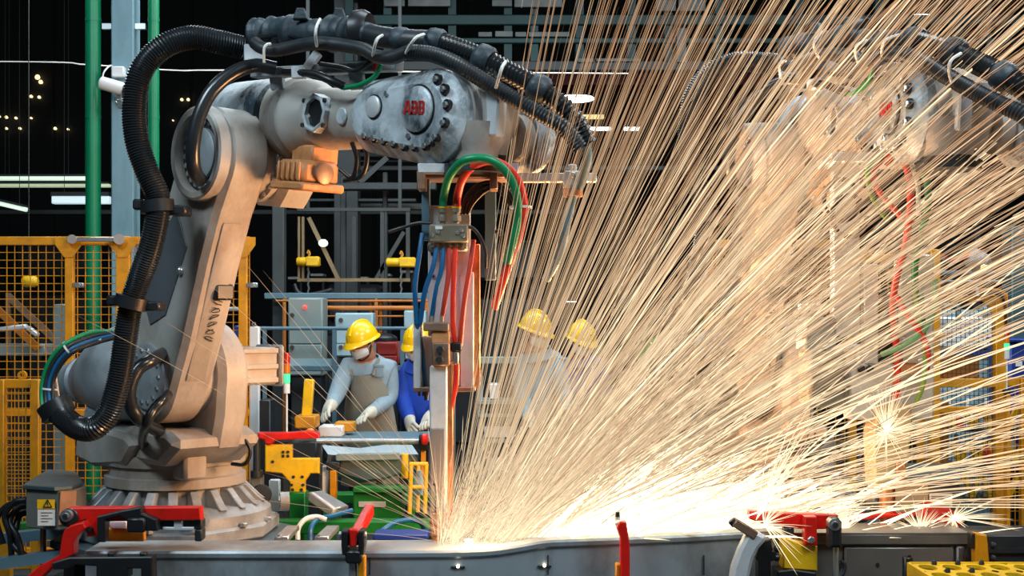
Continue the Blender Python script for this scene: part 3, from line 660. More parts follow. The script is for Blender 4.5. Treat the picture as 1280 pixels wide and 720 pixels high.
for (u, n) in ((0.86, 0.085), (0.72, -0.085), (0.79, -0.095), (0.86, -0.105), (0.93, -0.115), (1.00, -0.125), (1.03, -0.085), (1.07, -0.125), (1.14, -0.12), (1.17, -0.105), (1.20, -0.085), (1.245, -0.03), (1.255, 0.04), (1.23, 0.1), (1.18, 0.14)):
    u = 0.87 + (u - 0.72) * 0.86; n *= 0.93; q = UA(u, yf + 0.006, OFF + n)
    sk = obj('bolt_socket', G().lathe(q, (0, -1, 0), [(-0.012, 0.02), (0.003, 0.02)], 14), m_black, wr_, True)
    bolt(q + Vector((0, -0.002, 0)), (0, -1, 0), 0.012, wr_, boltl_me)
# logo letters
def letters(txt, M, parent, m, size, ext=0.002, local=False, name='lettering', offset=0.0):
    cu = bpy.data.curves.new(name, 'FONT'); cu.body = txt; cu.size = size; cu.extrude = ext; cu.align_x = 'CENTER'; cu.align_y = 'CENTER'; cu.offset = offset
    to = bpy.data.objects.new(name, cu); COL.objects.link(to)
    dg = bpy.context.evaluated_depsgraph_get(); me = bpy.data.meshes.new_from_object(to.evaluated_get(dg))
    bpy.data.objects.remove(to); me.materials.clear(); me.materials.append(m); me.name = name
    return share(name, me, M, parent, local)
Mt = Matrix.Translation(UA(U5 - 0.02, yf - 0.0145, OFF + 0.025)) @ Matrix((ua, un, ua.cross(un))).transposed().to_4x4()
def strokes(kind):
    g = G(); h, w, s = 0.050, 0.033, 0.0095
    B_ = lambda x0, y0, x1, y1, t=s: g.bar((x0, y0, 0), (x1, y1, 0), t, 0.003)
    if kind == 'A': B_(0, 0, w * .42, h); B_(w, 0, w * .58, h); B_(w * .3, h - s / 2, w * .7, h - s / 2); B_(w * .2, h * .3, w * .8, h * .3, s * .8)
    else:
        B_(s / 2, 0, s / 2, h); B_(0, s / 2, w * .82, s / 2); B_(0, h - s / 2, w * .76, h - s / 2); B_(0, h / 2, w * .8, h / 2, s * .8)
        B_(w - s / 2, s * .5, w - s / 2, h * .47); B_(w - s * .7, h * .53, w - s * .7, h - s * .5)
    return g
for k, ch_ in enumerate('ABB'):
    obj('logo_letter', strokes(ch_), m_logo, None)
    lo = bpy.context.scene.objects['logo_letter' if k == 0 else 'logo_letter.%03d' % k]
    lo.parent = wr_; lo.matrix_basis = Mt @ Matrix.Translation((-0.058 + 0.040 * k, -0.025, 0.0015)); WM[lo] = WM[rb] @ lo.matrix_basis
# --- tilt unit and tool flange
obj('tilt_fork', G().prism([(1.18, OFF - 0.10), (1.38, OFF - 0.12), (1.43, OFF + 0.0), (1.41, OFF + 0.11), (1.28, OFF + 0.15), (1.18, OFF + 0.12)], J3, ua, un, 0.03, -0.13, 0.02), m_robot, **L)
obj('tilt_plate', G().prism([(1.36, OFF - 0.06), (1.46, OFF - 0.06), (1.46, OFF + 0.10), (1.36, OFF + 0.12)], J3, ua, un, -0.02, 0.03, 0.006), m_white, **L)
FL = UA(1.31, 0.0, OFF)
obj('flange_hub', G().lathe(FL + Vector((0, 0, -0.07)), (0, 0, -1), [(-0.05, 0.12), (0.02, 0.11), (0.05, 0.09), (0.09, 0.085)], 32), m_robot, **L)
fd = obj('flange_disc', G().lathe(FL + Vector((0, 0, -0.155)), (0, 0, -1), [(0, 0.10), (0.02, 0.10), (0.022, 0.115), (0.045, 0.115)], 36), m_dark, **L)
for i in range(16):
    a = 2 * math.pi * i / 16; bolt(FL + Vector((0.107 * math.cos(a), 0.107 * math.sin(a), -0.177)), EZ, 0.012, fd)
obj('side_cover', G().prism(arc(1.36, OFF - 0.05, 0.135, 0, 360, 28)[:-1], J3, ua, un, -0.28, -0.19, 0.03), m_wrist, **L)
obj('side_cover_disc', G().lathe(UA(1.36, 0.19, OFF - 0.05), (0, -1, 0), [(0, 0.09), (0.05, 0.09), (0.06, 0.07)], 28), m_robot, **L)
# --- elbow motor, orange
mo = obj('elbow_motor', G().box(UA(0.36, -0.05, -0.045), (0.20, 0.19, 0.10), Matrix((ua, EY, un)).transposed(), 0.02), m_orange, **L)
obj('motor_base', G().box(UA(0.36, -0.05, -0.105), (0.235, 0.22, 0.035), Matrix((ua, EY, un)).transposed(), 0.008), m_orange, mo, True)
obj('motor_neck', G().box(UA(0.36, -0.02, 0.03), (0.15, 0.14, 0.08), Matrix((ua, EY, un)).transposed(), 0.01), m_orange, mo, True)
for i in range(5): obj('motor_fin', G().box(UA(0.29 + i * 0.036, -0.15, -0.045), (0.014, 0.012, 0.08), Matrix((ua, EY, un)).transposed(), 0.003), m_orange, mo, True)
obj('motor_cap', G().lathe(UA(0.455, -0.05, -0.045), ua, [(0, 0.045), (0.025, 0.045), (0.03, 0.035)], 20), m_rust, mo, True)
# --- balancing cylinder
p0, p1 = Vector((0.10, -0.2, 0.80)), Vector((-0.80, -0.2, 0.70)); ax = (p1 - p0)
obj('balancer', G().lathe(p0, ax, [(0, 0.20), (0.06, 0.235), (0.20, 0.235), (0.34, 0.20), (0.50, 0.15), (0.60, 0.115), (0.62, 0.105), (0.63, 0.12), (0.66, 0.12), (0.67, 0.10), (0.80, 0.098), (0.82, 0.07)], 40), m_cast, **L)
obj('balancer_bracket', G().prism([(-0.34, 0.45), (-0.10, 0.45), (-0.05, 0.62), (-0.28, 0.62)], (0, 0, 0), EX, EZ, 0.06, 0.34, 0.02), m_cast, **L)

# --- dress pack: hoses laid along the photographed run, in the robot's own frame
def hose(name, pts, rpx, m, parent, corr=0.0, n=12, label=None, collars=(), res=8, pitch=0.011):
    P = [W(*p) for p in pts]; Y = sum(p[2] for p in pts) / len(pts); r = rpx * Y / F
    if corr:
        q = resample(P, pitch / 2); g = G().tube(q, r, n, raw=True, rfun=lambda i, l: r if i % 2 else r * (1 - corr))
    else: g = G().tube(P, r, n, res)
    return obj(name, g, m, parent, label=label, smooth=60 if not corr else 25)
def tie(p, ax, r, parent, name='cable_tie', m=None):
    return obj(name, G().ring(Vector(p) - Vector(ax).normalized() * 0.004, ax, r * 1.08, r * 0.96, 0.008, 18), m or m_tie, parent)
H1 = [(303, 60, 5.45), (275, 53, 5.4), (240, 47, 5.35), (205, 58, 5.3), (177, 88, 5.3), (168, 130, 5.3), (171, 175, 5.3), (184, 215, 5.3), (197, 245, 5.3), (197, 270, 5.3), (188, 310, 5.32), (174, 350, 5.35), (163, 385, 5.35), (156, 430, 5.35), (149, 475, 5.35), (136, 515, 5.35), (118, 535, 5.35), (98, 535, 5.38), (80, 522, 5.42), (70, 510, 5.48)]
mh = hose('main_hose', H1, 15.5, m_hose, rb, 0.12, 16)
for (px, py, ax) in ((197, 258, (0.1, 0, -1)), (164, 378, (-0.25, 0, -1))):
    p = W(px, py, 5.31)
    clp = obj('hose_clip', G().ring(p - Vector(ax).normalized() * 0.025, ax, 0.068, 0.05, 0.05, 24), m_black, rb)
    obj('clip_ear', G().bx(p.x - 0.10, p.x - 0.05, p.y - 0.02, p.y + 0.03, p.z - 0.015, p.z + 0.03, 0.008), m_black, clp)
    obj('clip_ear', G().bx(p.x + 0.04, p.x + 0.12, p.y - 0.01, p.y + 0.1, p.z - 0.035, p.z + 0.005, 0.008), m_black, clp)
obj('hose_end_clamp', G().lathe_open(W(72, 514, 5.46), (-0.45, 0.1, 0.75), [(-0.02, 0.05), (-0.02, 0.072), (0.04, 0.075), (0.045, 0.06), (0.03, 0.05), (0.03, 0.001)], 24), m_black, rb)
hose('inner_hose', [(345, 86, 5.3), (318, 82, 5.28), (290, 92, 5.25), (264, 115, 5.22), (248, 148, 5.2), (241, 185, 5.2), (243, 212, 5.25), (250, 225, 5.35)], 9, m_hose, rb)
hose('loop_hose', [(208, 440, 5.75), (190, 450, 5.55), (172, 462, 5.5), (162, 485, 5.48), (164, 508, 5.5), (175, 525, 5.55), (195, 537, 5.75), (205, 545, 5.95)], 8.5, m_hose, rb)
hose('loop_hose', [(218, 485, 5.8), (205, 498, 5.6), (192, 512, 5.55), (183, 530, 5.55), (178, 548, 5.75), (180, 560, 5.95)], 6, m_hose, rb)
# green and blue lines curling round the balancer
for k, (mm, o) in enumerate(((m_hgreen, 0), (m_hosed, 4.5), (m_hblue, 9), (m_hosed, 13))):
    hose('supply_line', [(140 + o, 414 + o * .4, 5.7), (112 + o * .5, 416 + o, 5.65), (85 + o * .7, 428 + o * .8, 5.6), (64 + o, 448 + o * .5, 5.6), (53 + o, 478, 5.6), (53 + o * 1.1, 505, 5.58), (60 + o * .9, 520 - o * .3, 5.52), (70 + o * .4, 516, 5.47)], 2.8, mm, rb, n=8)
obj('line_bracket', G().tube([W(127, 425, 5.66), W(106, 425, 5.66), W(68, 463, 5.66), W(74, 505, 5.66)], 0.008, 6, raw=True), m_white, rb)
for (px, py, ax) in ((84, 432, (0.7, 0, 0.5)), (60, 482, (0.1, 0, 1))): tie(W(px + 2, py + 4, 5.62), ax, 0.035, rb)
# sleeve bundle above the elbow
sl = obj('sleeve_bundle', G().tube([W(318, 44, 5.35), W(345, 40, 5.3), (W(385, 42, 5.2)), W(425, 42, 5.1), W(452, 40, 5.02)], 0.07, 20, rfun=lambda i, l: 0.062 + 0.012 * math.sin(i * 0.9) * math.sin(i * 0.37) + 0.006 * math.sin(i * 2.1)), m_sleeve, rb)
obj('sleeve_seam', G().tube([W(318, 46, 5.27), W(350, 43, 5.215), W(390, 49, 5.115), W(430, 48, 5.03)], 0.007, 6), m_black, sl)
for px in (376, 424): obj('sleeve_tab', G().prism([(-0.03, 0), (0.03, 0), (0.015, 0.045), (-0.015, 0.045)], W(px, 25, 5.15), (1, 0, 0), (0, 0, 1), -0.02, 0.02, 0.004), m_sleeve, sl)
obj('sleeve_collar', G().lathe(W(441, 40, 5.03), (1, -0.28, -0.02), [(0, 0.068), (0.01, 0.082), (0.05, 0.085), (0.075, 0.07), (0.07, 0.055)], 24), m_black, rb)
H2 = [(450, 40, 5.0), (480, 47, 4.92), (507, 50, 4.86), (545, 52, 4.80), (575, 62, 4.75), (605, 74, 4.7), (640, 92, 4.66), (668, 107, 4.63), (695, 126, 4.62), (718, 150, 4.62), (733, 180, 4.64)]
P = [W(*p) for p in H2]
hose('tool_hose', H2[:4], 13.5, m_hosed, rb)
th_ = hose('tool_hose', H2[3:], 14, m_hose, rb, 0.2, 16, pitch=0.017)
for (a, b, rr) in ((0.2, 0, 15), (1.8, 0, 16), (3.0, 0, 17), (5.0, 0, 18.5), (7.2, 0, 17.5)):
    i = int(a); q = spline(P, 10); k = min(int(a * 10), len(q) - 3); ax = (q[k + 1] - q[k]).normalized(); r = rr * 4.7 / F
    obj('hose_joint', G().lathe(q[k] - ax * 0.035, ax, [(0, r * .75), (0.01, r * .95), (0.025, r), (0.055, r), (0.07, r * .8)], 24), m_sleeve, th_)
H3 = [(318, 53, 5.2), (328, 60, 5.17), (345, 63, 5.14), (375, 57, 5.08), (400, 54, 5.02), (430, 57, 4.96), (455, 62, 4.9), (470, 70, 4.86), (490, 72, 4.82), (510, 65, 4.78)]
hose('signal_hose', H3, 8.5, m_hosed, rb)
H4 = [(510, 65, 4.78), (540, 68, 4.72), (570, 80, 4.66), (600, 98, 4.62), (640, 122, 4.58), (675, 142, 4.56), (705, 160, 4.56), (725, 185, 4.58)]
th2 = hose('signal_hose', H4, 10.5, m_hosed, rb, 0.14, 14, pitch=0.012)
for (a, b, y) in (((400, 24), (396, 58), 5.0), ((466, 70), (478, 44), 4.84), ((507, 67), (530, 43), 4.76), ((620, 110), (632, 77), 4.55)):
    A, B = W(*a, y), W(*b, y); C_ = (A + B) / 2
    obj('cable_tie', G().tube([A, A.lerp(B, .33) + Vector((0, -0.05, 0)), A.lerp(B, .67) + Vector((0, -0.06, 0)), B], 0.006, 6), m_tie, rb)
obj('cable_tie', G().tube([W(330, 78, 5.1), W(330, 62, 5.08), W(333, 56, 5.08), W(338, 55, 5.1)], 0.006, 6), m_tie, rb)
# brackets carrying the pack
obj('hose_bracket', G().bx(W(306, 0, 5.35).x, W(331, 0, 5.35).x, 5.33, 5.36, W(0, 78, 5.35).z, W(0, 56, 5.35).z, 0.004), m_white, rb)
obj('hose_bracket', G().bar(W(377, 95, 5.2), W(398, 66, 5.2), 0.05, 0.03), m_white, rb)
obj('hose_bracket', G().bx(W(365, 0, 5.15).x, W(381, 0, 5.15).x, 5.13, 5.15, W(0, 99, 5.15).z, W(0, 84, 5.15).z, 0.004), m_white, rb)
obj('pack_rail', G().bar(W(318, 92, 5.45), W(500, 82, 4.95), 0.05, 0.04, 0.004), m_cast, rb)
for (px, y) in ((345, 5.4), (445, 5.08)): obj('pack_leg', G().bar(W(px, 88, y), W(px + 3, 112, y + 0.02), 0.06, 0.03, 0.004), m_cast, rb)
hose('thin_cable', [(355, 90, 5.2), (390, 92, 5.1), (412, 100, 5.05), (430, 108, 5.05)], 5, m_black, rb, n=8)
hose('thin_cable', [(400, 80, 5.1), (425, 84, 5.05), (445, 88, 5.0), (468, 74, 4.95)], 3, m_black, rb, n=8)
hose('water_line', [(430, 110, 5.05), (450, 106, 5.0), (468, 96, 4.95), (477, 80, 4.92)], 3.2, m_hgreen, rb, n=8)
hose('water_line', [(468, 88, 4.97), (470, 80, 4.95), (471, 74, 4.95)], 3, m_hred, rb, n=8)
hose('motor_cable', [(440, 178, 5.15), (446, 200, 5.15), (440, 222, 5.17), (425, 212, 5.2)], 3, m_black, rb, n=8)
hose('motor_cable', [(452, 176, 5.12), (459, 196, 5.12), (452, 220, 5.15), (430, 226, 5.2)], 3, m_black, rb, n=8)
hose('base_cable', [(292, 538, 5.95), (306, 550, 5.95), (313, 565, 5.95), (306, 580, 5.95), (290, 580, 6.0)], 2.5, m_black, rb, n=8)
# hand-written mark on the lower arm (strokes of a marker pen)
g = G()
for k in range(6):
    b0 = LA(0.2165 - 0.004 * k / 6, 0.30 + 0.035 * k, 0)
    pts = [b0 + Vector((0.003, -0.22 + 0.022 * math.cos(t * 1.5 + k), 0)) + la_v * (0.012 * math.sin(t * 1.1 + k * 2)) for t in range(6)]
    g.tube(pts, 0.002, 5, 3)
obj('pen_mark', g, m_ink, arm, True)
# --- pedestal
def pedestal(loc, th, label):
    t = thing('robot_pedestal', label, 'pedestal', (loc[0], loc[1], 0), R(-th), 'robot pedestals')
    obj('top_plate', G().prism([(0.58 * math.cos(R(22.5 + 45 * i)), 0.58 * math.sin(R(22.5 + 45 * i))) for i in range(8)], (0, 0, 0), (1, 0, 0), (0, 1, 0), 0.575, 0.614, 0.006), m_plate, t, True)
    for sx in (-1, 1):
        for sy in (-1, 1): obj('leg', G().bx(sx * 0.33 - 0.06, sx * 0.33 + 0.06, sy * 0.33 - 0.06, sy * 0.33 + 0.06, 0, 0.575, 0.006), m_dark, t, True)
    obj('core', G().bx(-0.25, 0.25, -0.25, 0.25, 0, 0.575, 0.01), m_dark, t, True)
pedestal(RO, TH, 'steel pedestal under the left welding robot')
# second robot: same machine, turned towards the camera
THB = 84.0; RB = Vector((1.36, 6.75, 0.615))
rb2 = dup(rb); rb2.location = RB; rb2.rotation_euler = (0, 0, R(-THB))
rb2['label'] = 'pale welding robot standing behind the thick of the sparks'
pedestal(RB, THB, 'steel pedestal under the right welding robot')
# ================================================================== welding gun on the left robot
Y0 = 4.78
def pbx(px0, px1, py0, py1, Y, dp, ch=0.003):
    a, b = W(px0, py1, Y), W(px1, py0, Y); return G().bx(a.x, b.x, Y, Y + dp, a.z, b.z, ch)
tipA = W(546, 678, 4.72)
gn = thing('spot_welding_gun', 'spot welding gun with green and red hose loop, hanging from the left robot', 'welding gun', tuple(tipA))
p = W(586, 196, 4.86)
obj('adapter', G().lathe(p, (0, 0, -1), [(0, 0.11), (0.015, 0.11), (0.02, 0.13), (0.05, 0.13)], 32), m_steel, gn)
obj('top_plate', pbx(522, 648, 204, 216, 4.72, 0.3), m_white, gn)
obj('top_beam', pbx(530, 640, 216, 222, 4.78, 0.18), m_rust, gn)
obj('plate_lug', pbx(521, 531, 213, 236, 4.72, 0.12), m_rust, gn)
obj('plate_lug', pbx(612, 622, 213, 236, 4.72, 0.12), m_rust, gn)
obj('frame_post', pbx(527, 537, 221, 300, 4.84, 0.05), m_rail, gn)
obj('frame_post', pbx(606, 620, 221, 350, 4.95, 0.05), m_rail, gn)
obj('frame_post', pbx(516.5, 526, 386, 486, 4.80, 0.12), m_white, gn)
bp = obj('backing_plate', pbx(535, 588, 257, 420, 4.86, 0.02), m_white, gn)
for (px, py) in ((541, 345), (577, 345), (541, 318), (578, 398)): bolt(W(px, py, 4.86), (0, -1, 0), 0.008, bp, bolt_me, False)
obj('side_panel', pbx(575, 592, 340, 486, 4.84, 0.03), m_white, gn)
obj('side_panel', pbx(526, 576, 420, 486, 4.90, 0.06), m_white, gn)
obj('copper_bar', pbx(586, 600, 305, 486, 4.88, 0.06), m_copper, gn)
obj('lower_bracket', pbx(516, 594, 484, 490, 4.80, 0.15), m_rust, gn)
for px in (524, 529, 534): obj('bracket_foot', pbx(px - 1.6, px + 1.6, 489, 495, 4.82, 0.03, 0), m_copper, gn)
mf = obj('manifold', pbx(536, 585, 280, 303, 4.74, 0.09, 0.006), m_bronze, gn)
obj('manifold_base', pbx(534, 584, 303, 314, 4.80, 0.06, 0.006), m_bronze, gn)
for (px, py) in ((540, 294), (547, 290), (572, 291), (579, 295), (577, 288)): bolt(W(px, py, 4.74), (0, -1, 0), 0.0075, mf, boltl_me, False)
for (px, py) in ((540, 306), (580, 310)): bolt(W(px, py, 4.795), (0, -1, 0), 0.0095, mf, boltl_me, False)
obj('label_plate', pbx(544, 553, 282.5, 286.5, 4.737, 0.004, 0), m_paper, mf)
for px in (553.5, 570.5):
    q = W(px, 281, 4.78)
    ft = obj('hose_fitting', G().lathe(q, (0, 0, 1), [(0, 0.012), (0.012, 0.012), (0.013, 0.018), (0.032, 0.018), (0.034, 0.014), (0.045, 0.014)], 6).lathe(q + Vector((0, 0, 0.045)), (0, 0, 1), [(0, 0.017), (0.018, 0.017)], 14), m_bronze, gn)
    obj('yellow_band', G().ring(q + Vector((0, 0, 0.061)), (0, 0, 1), 0.0185, 0.015, 0.006, 16), m_yelb, ft)
for px in (546, 554, 561, 569, 577):
    q = W(px, 303, 4.77); obj('outlet', G().lathe(q, (0, 0, -1), [(0, 0.011), (0.012, 0.011), (0.013, 0.008), (0.03, 0.008)], 8), m_bronze, gn)
hg = hose('loop_hose', [(553.5, 262, 4.78), (555, 245, 4.77), (561, 222, 4.68), (575, 204, 4.60), (592, 198, 4.57), (613, 200, 4.57), (632, 214, 4.59), (645, 240, 4.62), (647, 272, 4.67), (642, 300, 4.7), (634, 328, 4.75)], 5.3, m_hgreen, gn, label='green hose')
hr = hose('loop_hose', [(570.5, 262, 4.78), (572, 245, 4.78), (578, 224, 4.72), (590, 209, 4.65), (610, 201, 4.62), (632, 208, 4.64), (648, 228, 4.67), (655, 258, 4.72), (650, 290, 4.73), (640, 320, 4.76), (628, 355, 4.8), (618, 385, 4.85)], 5.3, m_hred, gn, label='red hose')
tie(W(651, 259, 4.69), (0, 0, 1), 0.04, hr)
for k, o in enumerate((0, 4, 8)):
    hose('power_cable', [(576 + o, 268, 4.84), (584 + o, 245 + o, 4.83), (600 + o, 230 + o, 4.82), (622, 229 + o, 4.82), (640 - o * .5, 245 + o, 4.83), (646 - o * .6, 270, 4.85), (640 - o, 310, 4.9)], 2.4, m_black, gn, n=8)
hose('sensor_cable', [(486, 290, 4.85), (505, 284, 4.83), (522, 279, 4.81), (540, 279, 4.79)], 2.0, m_hosed, gn, n=8)
hose('sensor_cable', [(580, 282, 4.78), (592, 286, 4.77), (601, 298, 4.77), (607, 315, 4.78), (607, 335, 4.8)], 2.2, m_hosed, gn, n=8)
hose('sensor_cable', [(618, 290, 4.86), (627, 290, 4.86), (630, 305, 4.86), (625, 325, 4.88)], 2.5, m_hosed, gn, n=8)
for (pts, mm) in (([(528, 292, 4.8), (524, 320, 4.78), (519, 360, 4.78), (521, 405, 4.8)], m_hblue), ([(546, 310, 4.77), (541, 335, 4.76), (531, 365, 4.77), (525, 405, 4.8)], m_hblue),
                  ([(554, 310, 4.77), (552, 335, 4.76), (545, 365, 4.77), (539, 402, 4.8)], m_hblue), ([(561, 310, 4.77), (561, 340, 4.76), (556, 375, 4.77), (552, 402, 4.8)], m_hred2),
                  ([(569, 310, 4.77), (567, 350, 4.76), (566, 400, 4.78), (569, 432, 4.8)], m_hred), ([(592, 300, 4.8), (588, 330, 4.78), (580, 380, 4.78), (575, 432, 4.8)], m_hred2)):
    hose('coolant_hose', pts, 3.2, mm, gn, n=10)
hose('coolant_hose', [(521, 405, 4.8), (528, 440, 4.84), (533, 500, 4.86)], 2.8, m_hblue, gn, n=8)
hose('coolant_hose', [(571, 455, 4.78), (570, 480, 4.78), (565, 505, 4.78), (561, 545, 4.8)], 3.4, m_hred, gn, n=8)
obj('hose_elbow', pbx(566, 573, 440, 456, 4.77, 0.03, 0.004), m_steel, gn)
obj('hose_boot', pbx(563, 577, 428, 440, 4.77, 0.04, 0.006), m_black, gn)
tb = obj('terminal_block', pbx(529, 561, 403, 414, 4.74, 0.09, 0.004), m_rust, gn)
for px in (539, 552): obj('terminal_stud', G().cyl(W(px, 404, 4.78), W(px, 395, 4.78), 0.008, n=8), m_bronze, tb)
obj('shunt', pbx(539, 562, 414, 430, 4.75, 0.08, 0.004), m_orange, gn)
sb = obj('clamp_block', pbx(540, 562, 428, 458, 4.72, 0.1, 0.006), m_rust, gn)
for (px, py) in ((550.5, 437), (549.5, 449.5)): bolt(W(px, py, 4.72), (0, -1, 0), 0.0155, sb, bolt_me, False)
a = obj('electrode_arm', pbx(537, 559, 457, 642, 4.74, 0.07, 0.006), m_white, gn)
obj('arm_slot', pbx(543.6, 545, 606, 640, 4.738, 0.004, 0).cyl(W(544.3, 605, 4.738), W(544.3, 605, 4.745), 0.009, n=12), m_black, a)
obj('arm_sheath', pbx(537.5, 556, 535, 641, 4.738, 0.03, 0.004), mat('heat_browned', (0.36, 0.31, 0.28, 1), 0.4, 0.5), a)
obj('copper_strap', pbx(556, 566, 452, 662, 4.77, 0.05, 0.004), m_copper, gn)
obj('electrode_holder', pbx(537, 553, 640, 672, 4.71, 0.06, 0.008), m_copper, gn)
obj('electrode_tip', G().lathe(W(545, 670, 4.74), (0, 0, -1), [(0, 0.018), (0.02, 0.018), (0.035, 0.008)], 16), m_copper, gn)
# hose holder reaching right
ho = obj('hose_holder_bar', pbx(648, 746, 216, 227, 4.80, 0.05, 0.003), m_white, gn)
obj('holder_block', pbx(705, 726, 213, 233, 4.76, 0.12, 0.006), m_white, ho)
obj('holder_lug', pbx(710, 721, 205, 214, 4.77, 0.05, 0.004), m_white, ho)
bolt(W(716, 219, 4.76), (0, -1, 0), 0.012, ho, boltl_me, False)
obj('holder_ring', G().ring(W(716, 246, 4.79), (0, 0, 1), 0.038, 0.03, 0.03, 22), m_copper, ho)
obj('holder_ring', G().ring(W(716, 240, 4.79), (0, 0, 1), 0.034, 0.02, 0.02, 22), m_steel, ho)
hose('held_hose', [(733, 180, 4.64), (734, 200, 4.68), (726, 230, 4.76), (716, 246, 4.8), (708, 280, 4.82), (698, 320, 4.85), (682, 350, 4.88)], 6, m_rail, gn)

# ================================================================== welding gun on the right robot
YB = 4.95
gb = thing('spot_welding_gun', 'spot welding gun with a thick copper electrode, right side of the sparks', 'welding gun', tuple(W(1109, 664, YB)))
obj('adapter', G().lathe(W(1140, 172, YB + 0.08), (0, 0, -1), [(0, 0.10), (0.02, 0.12), (0.06, 0.12)], 28), m_steel, gb)
obj('top_plate', pbx(1040, 1180, 190, 202, YB - 0.05, 0.25), m_white, gb)
obj('frame_post', pbx(1042, 1075, 202, 420, YB, 0.06, 0.004), m_white, gb)
obj('frame_post', pbx(1080, 1098, 330, 455, YB, 0.05, 0.004), m_white, gb)
bd = obj('body_plate', pbx(1062, 1168, 455, 525, YB, 0.10, 0.008), m_white, gb)
obj('body_plate', pbx(1124, 1168, 318, 456, YB + 0.02, 0.08, 0.008), m_white, gb)
obj('cavity', pbx(1098, 1124, 365, 456, YB + 0.03, 0.05, 0), m_black, gb)
obj('transformer', pbx(1012, 1058, 438, 510, YB - 0.06, 0.2, 0.012), m_box, gb)
obj('transformer_cap', pbx(1006, 1046, 396, 440, YB - 0.05, 0.16, 0.01), m_cast, gb)
for (px, py) in ((1076, 461), (1087, 461)): bolt(W(px, py, YB), (0, -1, 0), 0.016, bd, bolt_me, False)
obj('terminal', pbx(1128, 1148, 422, 455, YB - 0.02, 0.05, 0.004), m_white, gb)
obj('terminal_strap', pbx(1126, 1152, 455, 468, YB - 0.03, 0.05, 0.004), m_orange, gb)
obj('electrode_block', G().prism([(0.0, 0), (0.115, 0), (0.145, 0.26), (0.135, 0.32), (0.02, 0.32), (-0.01, 0.2)], W(1094, 610, YB - 0.06), (1, 0, 0), (0, 0, 1), -0.14, 0.0, 0.008), mat('brass_block', (0.62, 0.48, 0.26, 1), 0.4, 0.4, 0.15), gb)
obj('electrode_block_cap', pbx(1121, 1133, 575, 610, YB - 0.075, 0.02, 0.004), m_copper, gb)
obj('electrode', G().lathe(W(1109, 608, YB + 0.0), (0, 0, -1), [(0, 0.030), (0.12, 0.030), (0.155, 0.026), (0.20, 0.022)], 28), m_copper, gb)
obj('bracket_arm', pbx(1000, 1045, 380, 388, YB + 0.05, 0.04), m_white, gb)
hose('loop_hose', [(1105, 205, 4.85), (1118, 192, 4.83), (1131, 205, 4.8), (1138, 232, 4.8), (1137, 268, 4.8), (1131, 310, 4.82), (1120, 350, 4.86), (1116, 390, 4.9), (1122, 450, 4.93), (1120, 500, 4.93)], 4.5, m_hred, gb, label='red hose')
hose('loop_hose', [(1130, 275, 4.82), (1113, 256, 4.83), (1098, 238, 4.84), (1092, 220, 4.85), (1100, 204, 4.86), (1120, 200, 4.87)], 3.6, m_hred, gb)
hose('loop_hose', [(1130, 195, 4.9), (1145, 205, 4.88), (1158, 225, 4.87), (1160, 255, 4.87), (1154, 285, 4.88), (1144, 330, 4.9), (1145, 380, 4.92)], 4.5, m_hgreen, gb, label='green hose')
hose('loop_hose', [(1115, 195, 4.87), (1097, 200, 4.85), (1085, 215, 4.84), (1088, 240, 4.85), (1100, 262, 4.88), (1110, 275, 4.92)], 3.5, mat('hose_olive', c(90, 140, 40), 0.4), gb)
hose('power_cable', [(1110, 198, 4.93), (1130, 200, 4.92), (1146, 225, 4.91), (1148, 270, 4.92)], 3, m_whitep, gb)
hose('coolant_hose', [(1122, 372, 4.87), (1135, 395, 4.85), (1150, 415, 4.84), (1160, 440, 4.85), (1158, 462, 4.9)], 4, m_hred, gb)
hose('coolant_hose', [(1169, 350, 4.9), (1168, 385, 4.86), (1155, 412, 4.84), (1130, 432, 4.85), (1102, 443, 4.9)], 3.6, mat('hose_mint', c(110, 176, 128), 0.4), gb)
hose('coolant_hose', [(1142, 366, 4.88), (1148, 400, 4.86), (1156, 440, 4.86), (1154, 480, 4.87), (1143, 508, 4.92)], 3, mat('hose_lime', c(140, 180, 80), 0.4), gb)
hose('coolant_hose', [(1152, 366, 4.9), (1154, 400, 4.88), (1155, 440, 4.9)], 3, m_hgreen, gb)
for (px, py) in ((1052, 250), (1062, 270)): hose('cable_coil', [(px + 22 * math.cos(a * .7), py + 26 * math.sin(a * .7), 4.88) for a in range(9)], 3, m_black, gb, n=8)

# ================================================================== pressed sill panel in the foreground
def loft(secs, closed=False):
    g = G(); n = len(secs[0]); vs = [p for s in secs for p in s]; fs = []
    for i in range(len(secs) - 1):
        for k in range(n - 1): fs.append((i * n + k, i * n + k + 1, (i + 1) * n + k + 1, (i + 1) * n + k))
    return g.add(vs, fs)
def sheet(x_z, y0, fl, thick=0.004):
    """pressed sheet: web, rolled top edge, flange going back; x_z lists (x, top height)"""
    secs = []
    for (x, z, f) in x_z:
        pr = [(y0 + 0.03, 0.42), (y0 + 0.012, 0.60), (y0 + 0.004, z - 0.03), (y0 - 0.004, z - 0.022), (y0 - 0.006, z - 0.008), (y0, z), (y0 + f, z + 0.004), (y0 + f + 0.004, z - 0.006), (y0 + f, z - 0.008),
              (y0 + 0.008, z - 0.008), (y0 + 0.01, z - 0.03), (y0 + 0.02, 0.60), (y0 + 0.036, 0.42), (y0 + 0.03, 0.42)]
        secs.append([(x, a, b) for (a, b) in pr])
    return loft(secs)
YP = 4.55
zt = lambda py: W(0, py, YP).z
pn = thing('sill_panel', 'long pressed steel sill panel lying across the foreground under the sparks', 'car panel', (0.2, YP, 0.42))
xs = [(106, 689, .20), (200, 689, .20), (420, 689, .2), (560, 688, .2), (600, 687, .19), (625, 685, .17), (650, 681, .12), (675, 676.5, .06), (690, 675, .05), (760, 672.5, .05), (850, 669, .05), (925, 665, .05), (985, 664, .05)]
